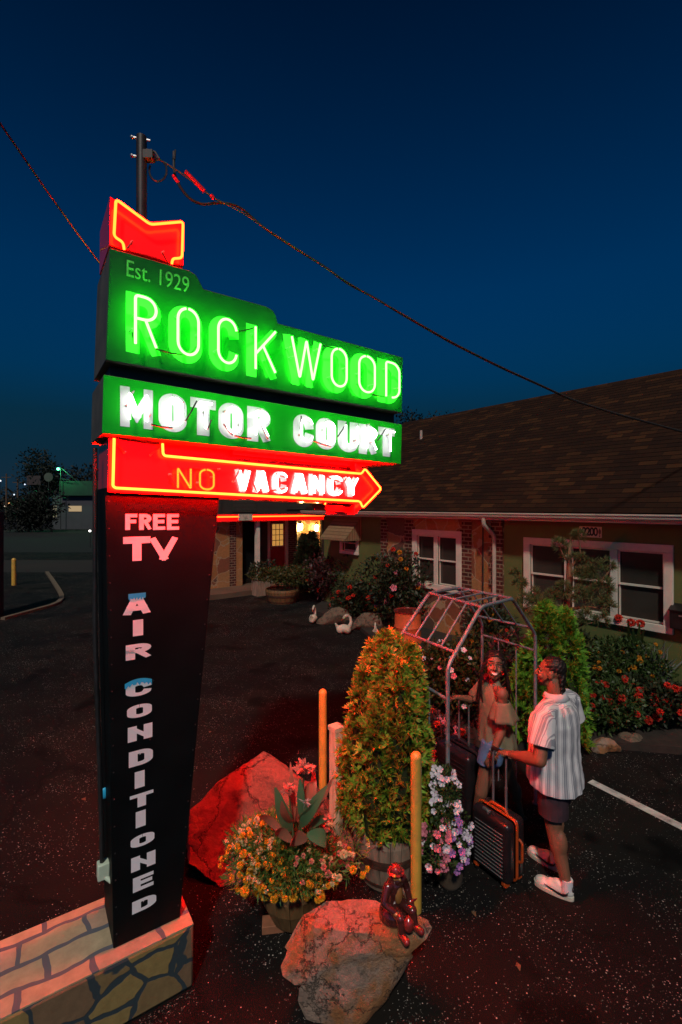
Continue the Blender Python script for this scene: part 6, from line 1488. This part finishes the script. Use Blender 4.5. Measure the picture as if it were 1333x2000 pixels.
# ---- suitcases
def suitcase(label, loc, rz, w_, h_, d_, mtrim, grip, stripes, hx=0.0, handle=True, rib='rib'):
    t_ = thing('suitcase', label, 'suitcase', loc, rz, 'black ribbed suitcases'); z0 = .055
    b = MB(); b.box(-w_/2,w_/2,.0,d_*.47,z0,h_); o = b.build('shell', M['case'], t_, bevel=.040, seg=4); b = MB(); b.box(-w_/2,w_/2,d_*.53,d_,z0,h_); b.build('shell', M['case'], t_, bevel=.040, seg=4)
    b = MB()
    for i in range(stripes):
        z_ = z0+.05+(h_-z0-.14)*i/(stripes-1); b.tube([(-w_/2+.045,.004,z_-.002),(-w_/2+.055,-.003,z_),(w_/2-.055,-.003,z_),(w_/2-.045,.004,z_-.002)], .0045, 6)
    b.build('ribs', M[rib], t_)
    r_ = .04; p = fillet([(-w_/2-.001,d_/2,z0-.001),(w_/2+.001,d_/2,z0-.001),(w_/2+.001,d_/2,h_+.001),(-w_/2-.001,d_/2,h_+.001)], .045, 5, True)
    b = MB(); b.tube([q+Vector((0,-.007,0)) for q in p], .0065, 8, closed=True); b.tube([q+Vector((0,.009,0)) for q in p], .005, 8, closed=True); b.build('zip_piping', mtrim, t_)
    b = MB(); b.tube(fillet([(-.085,d_*.55,h_-.002),(-.07,d_*.55,h_+.028),(.07,d_*.55,h_+.028),(.085,d_*.55,h_-.002)],.03,4), .012, 8); b.build('carry_handle', mtrim, t_)
    b = MB(); b.tube(fillet([(w_/2-.002,d_*.62,.20),(w_/2+.028,d_*.62,.215),(w_/2+.028,d_*.62,.36),(w_/2-.002,d_*.62,.375)],.02,4), .010, 8); b.build('carry_handle', mtrim, t_)
    b = MB(); b.box(-w_/2+.10,-w_/2+.17,.028,.046,h_-.012,h_+.012); b.tube([(-w_/2+.14,.03,h_+.01),(-w_/2+.17,.012,h_-.004)], .005, 6); b.build('zip_lock', M['steel'], t_)
    for sx in (-1, 1):
        for y_ in (.035, d_-.035):
            b = MB(); c = (sx*(w_/2-.045), y_, .024); b.lathe([(.005,-.010),(.024,-.009),(.024,.009),(.005,.010)], seg=14); b.v = [(c[0]+z_, c[1]+x_, c[2]+y2) for x_, y2, z_ in b.v]; wh = b.build('wheel', M['black'], t_)
            b = MB(); b.box(c[0]-.022,c[0]+.022,c[1]-.020,c[1]+.020,.036,.066); b.cap((c[0],c[1]-.012,.058),(c[0],c[1]-.014,.035),.014,.010); b.build('caster_housing', mtrim, wh)
    if handle:
        for sx in (-1, 1):
            x_ = hx+sx*.062; zj = h_+(grip-h_)*.42
            b = MB(); b.tube([(x_,d_*.62,h_-.02),(x_,d_*.62,zj)], .0105, 10); b.tube([(x_,d_*.62,zj),(x_,d_*.62,grip-.02)], .0085, 10); b.tube([(x_,d_*.62,zj-.006),(x_,d_*.62,zj+.006)], .0125, 10); b.build('pull_tube', M['steel'], t_)
        b = MB(); b.tube(fillet([(hx-.068,d_*.62,grip-.03),(hx-.068,d_*.62,grip),(hx+.068,d_*.62,grip),(hx+.068,d_*.62,grip-.03)],.02,4), .014, 10); b.build('grip', M['black'], t_)
    return t_
suitcase('black ribbed cabin suitcase with orange piping held by the man', (1.162,3.7175,0), R(-55.9), .36, .52, .225, M['orange_trim'], .985, 12, .0)
q = at(893,1500,4.40); suitcase('large all black ribbed suitcase beside the woman under the arch', (q.x-.06,q.y-.02,0), R(-58), .42, .70, .27, M['case'], 1.13, 14, rib='case')

# ---- glazed miner figurine on the flat rock
fg = at(772,1800,2.86); fg.z = .447; fig = thing('miner_figurine', 'glossy glazed figurine of a seated bearded miner on the flat rock', 'figurine', fg, R(-145))
b = MB(); b.cap((0,-.01,.105),(0,-.005,.205),.050,.052); b.cap((-.055,0,.222),(.055,0,.222),.030,.030); b.cap((.062,0,.222),(.098,.012,.150),.026,.022); b.cap((.098,.012,.150),(.062,.070,.120),.021,.018); b.cap((-.062,0,.222),(-.10,-.005,.145),.026,.022); b.cap((-.10,-.005,.145),(-.072,.055,.110),.021,.018)
o = remeshed(b, 'jacket', M['glaze_dark'], fig, .005, 2)
b = MB(); b.ell((0,.026,.17),(.030,.030,.060)); b.build('shirt_front', M['glaze_tan'], fig)
b = MB(); b.ell((0,.012,.272),(.028,.030,.036)); b.cap((0,.038,.274),(0,.046,.266),.006,.008); b.cap((0,.0,.225),(0,.005,.26),.020,.020); b.ell((.062,.075,.118),(.018,.020,.014)); b.ell((-.072,.060,.108),(.018,.020,.014)); remeshed(b, 'face', M['glaze_tan'], fig, .004, 2)
b = MB(); b.ell((0,.026,.248),(.024,.020,.026)); b.ell((0,-.012,.272),(.029,.024,.034)); remeshed(b, 'beard', M['glaze_dark'], fig, .004, 2)
b = MB(); b.lathe([(.050,.292),(.052,.296),(.036,.302),(.034,.318),(.022,.333),(.004,.338)], (0,.006,0), 20); b.ell((0,.044,.316),(.010,.008,.010)); b.build('helmet', M['glaze_red'], fig)
b = MB()
for k in (-1, 1): b.cap((k*.030,0,.095),(k*.048,.100,.100),.034,.028); b.cap((k*.048,.100,.100),(k*.052,.118,.035),.026,.020)
remeshed(b, 'trousers', M['glaze_dark'], fig, .005, 2)
b = MB()
for k in (-1, 1): b.cap((k*.052,.112,.020),(k*.058,.165,.016),.021,.020)
b.build('boots', M['glaze_red'], fig)
b = MB(); b.lathe([(.075,-.01),(.088,.01),(.084,.05),(.066,.075),(.02,.085)], (0,-.02,0), 18); remeshed(b, 'seat_stump', M['glaze_dark'], fig, .006, 3)
b = MB(); b.lathe([(.024,.0),(.032,.012),(.032,.045),(.024,.058),(.008,.072)], (.015,.135,.045), 14); b.build('lantern', M['glaze_red'], fig)
b = MB(); b.tube([(-.075,.075,.125),(-.080,.100,.0)], .007, 8); b.tube([(-.115,.07,.118),(-.075,.076,.128),(-.035,.080,.118)], [.003,.009,.003], 6); b.build('pickaxe', M['glaze_red'], fig)
# ------------------------------------------------------------------ far background
def far_tree(name, label, u, v, Y, w_, h_, n, leaf, lumps=14, group=None, m='far_leaf'):
    p = at(u, v, Y); t_ = thing(name, label, 'tree', (p.x, p.y, 0), group=group)
    cs, rs = [], []
    for i in range(lumps):
        a = rng.random()*6.28; r_ = rng.random()**.5*.6; z_ = .35+.5*rng.random()
        cs.append((w_/2*r_*math.cos(a), w_/2*r_*math.sin(a), h_*z_)); k = .22+.16*rng.random(); rs.append((w_*k, w_*k, h_*k*.8))
    P, d = clump_points(n, cs, rs, .3); dd = unit(d+.9*rng.normal(size=(n,3))); v_, f_ = leaf_quads(P, dd, unit(np.cross(dd, rdir(n))), leaf*(.6+.8*rng.random(n)), leaf*.6, .25)
    np_obj('crown', [v_], [f_], M[m], t_)
    b = MB(); b.tube([(0,0,0),(0,0,h_*.3),(.1,0,h_*.6)], [w_*.035,w_*.03,w_*.015], 8)
    for c in cs[:6]: b.tube([(0,0,h_*.28), (c[0]*.5,c[1]*.5,h_*.45), c], [w_*.02,w_*.014,w_*.006], 6)
    b.build('trunk', M['bark'], t_); return t_
far_tree('broad_tree', 'big dark round tree behind the far green lit building', 80, 940, 70, 6.6, at(80,872,70).z, 3000, .38)
for i, (u, vt, Y, w_) in enumerate(((755,800,60,7),(800,786,62,6.5),(850,779,64,6.5),(885,792,62,5))):
    far_tree('distant_tree', ['dark distant tree beyond the motel roof, nearest the sign','dark distant tree beyond the roof vent pipe','dark distant tree highest above the roof behind the vent','dark distant tree at the right of the row beyond the roof'][i], u, 900, Y, w_, at(u,vt,Y).z*.93, 4200, .36)
far_tree('distant_tree','low dark tree line left of the sign on the horizon',150,960,95,12,at(150,905,95).z*.95,1500,.6)
far_tree('distant_tree','dark tree beside the far road at the left edge',20,980,120,14,at(20,955,120).z,900,.8)
# far shop
def bldg(): 
    Y = 62.0; L = at(103,980,Y); Rr = at(230,980,Y); b = thing('far_shop', 'far low grey shop with green lit fascia across the road', 'building', (L.x, Y, 0))
    W_ = Rr.x-L.x; zt = at(150,968,Y).z; zf = at(150,940,Y).z; k = MB(); k.box(0, W_, 0, 9, 0, zt); k.build('wall', mat('shop_wall',(.045,.045,.058),.8,.15,1,.0), b, smooth=False)
    k = MB(); k.box(at(122,950,Y).x-L.x, W_+.3, -.6, 9.3, zt, zf); k.build('fascia', mat('shop_fascia',(.006,.028,.016),.6,.15,1,0), b, smooth=False)
    k = MB(); k.box(at(135,990,Y).x-L.x, at(160,990,Y).x-L.x, -.05, -.01, at(1,999,Y).z, at(1,988,Y).z); k.build('lit_window', emi('shop_window',(1,.72,.40),.42), b, smooth=False)
    k = MB()
    for u in (104.5, 109): k.box(at(u,990,Y).x-L.x, at(u+2.4,990,Y).x-L.x, -.05, -.01, at(1,1010,Y).z, at(1,988,Y).z)
    k.build('lit_doorway', emi('shop_doorway',(.9,.8,.5),.25), b, smooth=False)
    return b
bldg()
def far_lamp():
    Y = 61.0; p = at(119,940,Y); t_ = thing('floodlight_mast', 'green floodlight on a braced mast over the far shop', 'street lamp', (p.x, Y, 0))
    zt = at(119,913,Y).z; k = MB(); k.tube([(0,0,0),(0,0,zt)], .05, 6); k.tube([(0,0,zt),(at(150,939,Y).x-p.x,0,at(150,939,Y).z)], .05, 6); k.tube([(0,0,at(1,935,Y).z),(at(138,937,Y).x-p.x,0,at(1,938,Y).z)], .05, 6); k.build('mast', M['dark_metal'], t_)
    k = MB(); k.ell((at(115,916,Y).x-p.x,-.1,at(1,916,Y).z),(.20,.14,.17),seg=10,rings=6); k.build('lamp_head', emi('green_floodlight',(.10,1,.35),9), t_)
    ld = bpy.data.lights.new('floodlight','POINT'); ld.energy = 420; ld.color = (.08,1,.35); ld.shadow_soft_size = .3; lo = bpy.data.objects.new('floodlight', ld); COL.objects.link(lo); lo.parent = t_; lo.location = (at(115,916,Y).x-p.x,-1.0,at(1,917,Y).z-.2)
far_lamp()
p = at(95.5,932,66); rs_ = thing('round_sign', 'pale round sign board on a post beside the far shop', 'sign', (p.x,p.y,0)); k = MB(); k.tube([(0,0,0),(0,0,p.z)], .06, 6); k.build('post', M['dark_metal'], rs_)
k = MB(); k.tube([(0,-.06,p.z),(0,.06,p.z)], .62, 20); k.build('disc', mat('grey_disc',(.06,.06,.055),.7,.2,2,0), rs_)
p = at(67,960,68); sb_ = thing('sign_board', 'long dull pink and grey sign board beyond the dark hedge', 'sign', (p.x,p.y,0)); k = MB(); k.box(-1.0,1.0,-.1,.1,at(1,947,68).z,at(1,929,68).z); k.build('board', mat('dull_board',(.04,.024,.028),.7,.3,1.5,0), sb_, smooth=False); k = MB(); k.tube([(-.8,0,0),(-.8,0,at(1,947,68).z)],.07,6); k.tube([(.8,0,0),(.8,0,at(1,947,68).z)],.07,6); k.build('legs', M['dark_metal'], sb_)
# dark hedge in front of the shop
t_, _, _ = bush('hedge', 'long black hedge across the far side of the road', 'hedge', tuple(at(72,1000,55).xy)+(0,), (5.4,3,4.6), M['far_leaf'], 2600, .42, 14)
for i, (u, v, vt, lab) in enumerate(((13,985,925,'thin utility pole at the far left edge beyond the road'),(35,985,935,'thin utility pole beside the dark hedge'))):
    p = at(u, v, 105); t_ = thing('utility_pole', lab, 'pole', (p.x,p.y,0)); k = MB(); z_ = at(u,vt,105).z; k.tube([(0,0,0),(0,0,z_)],[.22,.14],8); k.build('pole', M['bark'], t_); k = MB(); k.box(-1.1,1.1,-.06,.06,z_-.9,z_-.75); k.build('crossarm', M['bark'], t_)
for i, (u, v, col, s_, lab) in enumerate(((2.5,981,(1,.22,.06),.20,'red traffic lamp lowest at the far left edge'),(3,986,(1,.5,.25),.16,'orange lamp just under the red one at the far left'),(10,988,(1,.8,.6),.12,'small pale distant lamp between the left edge lamps'),(18.5,983.5,(1,.45,.15),.17,'amber distant lamp right of the left edge lamps'),(23,987,(1,.7,.5),.18,'pale distant lamp under the amber one'),(30.5,987,(1,.5,.3),.15,'orange distant lamp nearest the dark hedge'),(28,966,(.8,.9,1),.12,'white distant lamp above the orange ones by the hedge'),(49,946,(.7,.8,1),.13,'white distant lamp over the hedge'),(167,947,(.8,.8,1),.14,'white distant lamp over the far shop roof'),(1,939,(.7,.75,.8),.16,'pale lamp high at the left picture edge'))):
    p = at(u, v, 118); t_ = thing('distant_lamp', lab, 'street lamp', (p.x,p.y,0)); k = MB(); k.ell((0,0,p.z), s_*1.4, seg=8, rings=6); k.build('lamp_head', emi('far_lamp_%d' % i, col, 1.6), t_); k = MB(); k.tube([(0,.1,0),(0,.1,p.z)], .05, 5); k.build('post', M['dark_metal'], t_)
p = at(176,1037,34); t_ = thing('ground_light', 'small white light on the dark lawn left of the pylon', 'lamp', (p.x,p.y,0)); k = MB(); k.ell((0,0,p.z),(.10,.06,.08),seg=8,rings=6); k.build('lamp_head', emi('ground_light',(1,.97,.9),3), t_); k = MB(); k.tube([(0,.05,0),(0,.05,p.z)], .03, 6); k.build('post', M['dark_metal'], t_)
# dark timber post at the left edge
p = gr(1,1205); t_ = thing('gate_post', 'broad dark post with pale foot at the left picture edge', 'post', (p.x,p.y,0)); k = MB(); k.box(-.5,.02,-.1,.1,.0,at(1,1000,p.y).z); k.build('post', mat('navy_post',(.010,.014,.022),.6,.2,3,.1), t_, smooth=False); k = MB(); k.box(-.5,.06,-.14,-.1,0,.62); k.build('foot_board', M['kerb_paint'], t_, smooth=False)

# ------------------------------------------------------------------ litter and grit on the asphalt
M['dry_leaf'] = leafmat('dry_leaf', [(.11,.055,.025),(.14,.08,.04),(.08,.045,.03)], .7, 0)
for i in (0,1,2,4,5,9,13,15):
    u, v = ((412,1428),(205,1432),(160,1560),(440,1510),(1105,1690),(930,1790),(875,1745),(470,1905),(520,1860),(1010,1880),(1180,1650),(1220,1745),(890,1900),(300,1420),(420,1330),(480,1260))[i]
    p = gr(u, v, .006); n = 1; a = random.random()*6.28; d = np.array([[math.cos(a), math.sin(a), .05]]); V_, F_q = leaf_quads(np.zeros((1,3)), unit(d), np.array([[0,0,1.0]]), np.array([random.uniform(.04,.065)]), np.array([random.uniform(.025,.045)]), .3)
    o = np_obj('fallen_leaf', [V_], [F_q], M['dry_leaf']); o.location = p; tag(o, 'small dry leaf lying on the dark asphalt', 'leaf', 'fallen leaves on the asphalt')
M['grit'] = leafmat('grit_stone', [(.05,.045,.04),(.22,.19,.16),(.10,.09,.08)], .9, 0)
cc = []
def ring_pts(cx, cy, r0, r1, n, sq=1.0):
    a = rng.random(n)*6.28; r_ = r0+(r1-r0)*rng.random(n)**1.6; cc.append(np.stack([cx+r_*np.cos(a), cy+sq*r_*np.sin(a), np.full(n,.004)],1))
ring_pts(.12,2.86,.28,.60,420,.7); ring_pts(-.35,3.42,.14,.42,260); ring_pts(.37,3.82,.20,.48,260); ring_pts(-.55,3.95,.55,.95,420,.5); ring_pts(.85,3.65,.08,.38,200)
t_ = rng.random(520)*1.8; off = .02+.10*rng.random(520)**2; ax_ = np.array([math.cos(SA), math.sin(SA)]); nn_ = np.array([-math.sin(SA), math.cos(SA)])
cc.append(np.concatenate([np.array([P0.x,P0.y])-t_[:,None]*ax_-off[:,None]*nn_, np.full((520,1),.004)],1))
P = np.concatenate(cc); n = len(P); dd = unit(rng.normal(size=(n,3))*np.array([1,1,.35])); nn2 = unit(np.cross(dd, rdir(n))); V_, F_q = leaf_quads(P, dd, nn2, .004+.010*rng.random(n)**2, .004+.008*rng.random(n)**2, .5)
o = np_obj('grit', [V_], [F_q], M['grit']); o["kind"] = 'stuff'
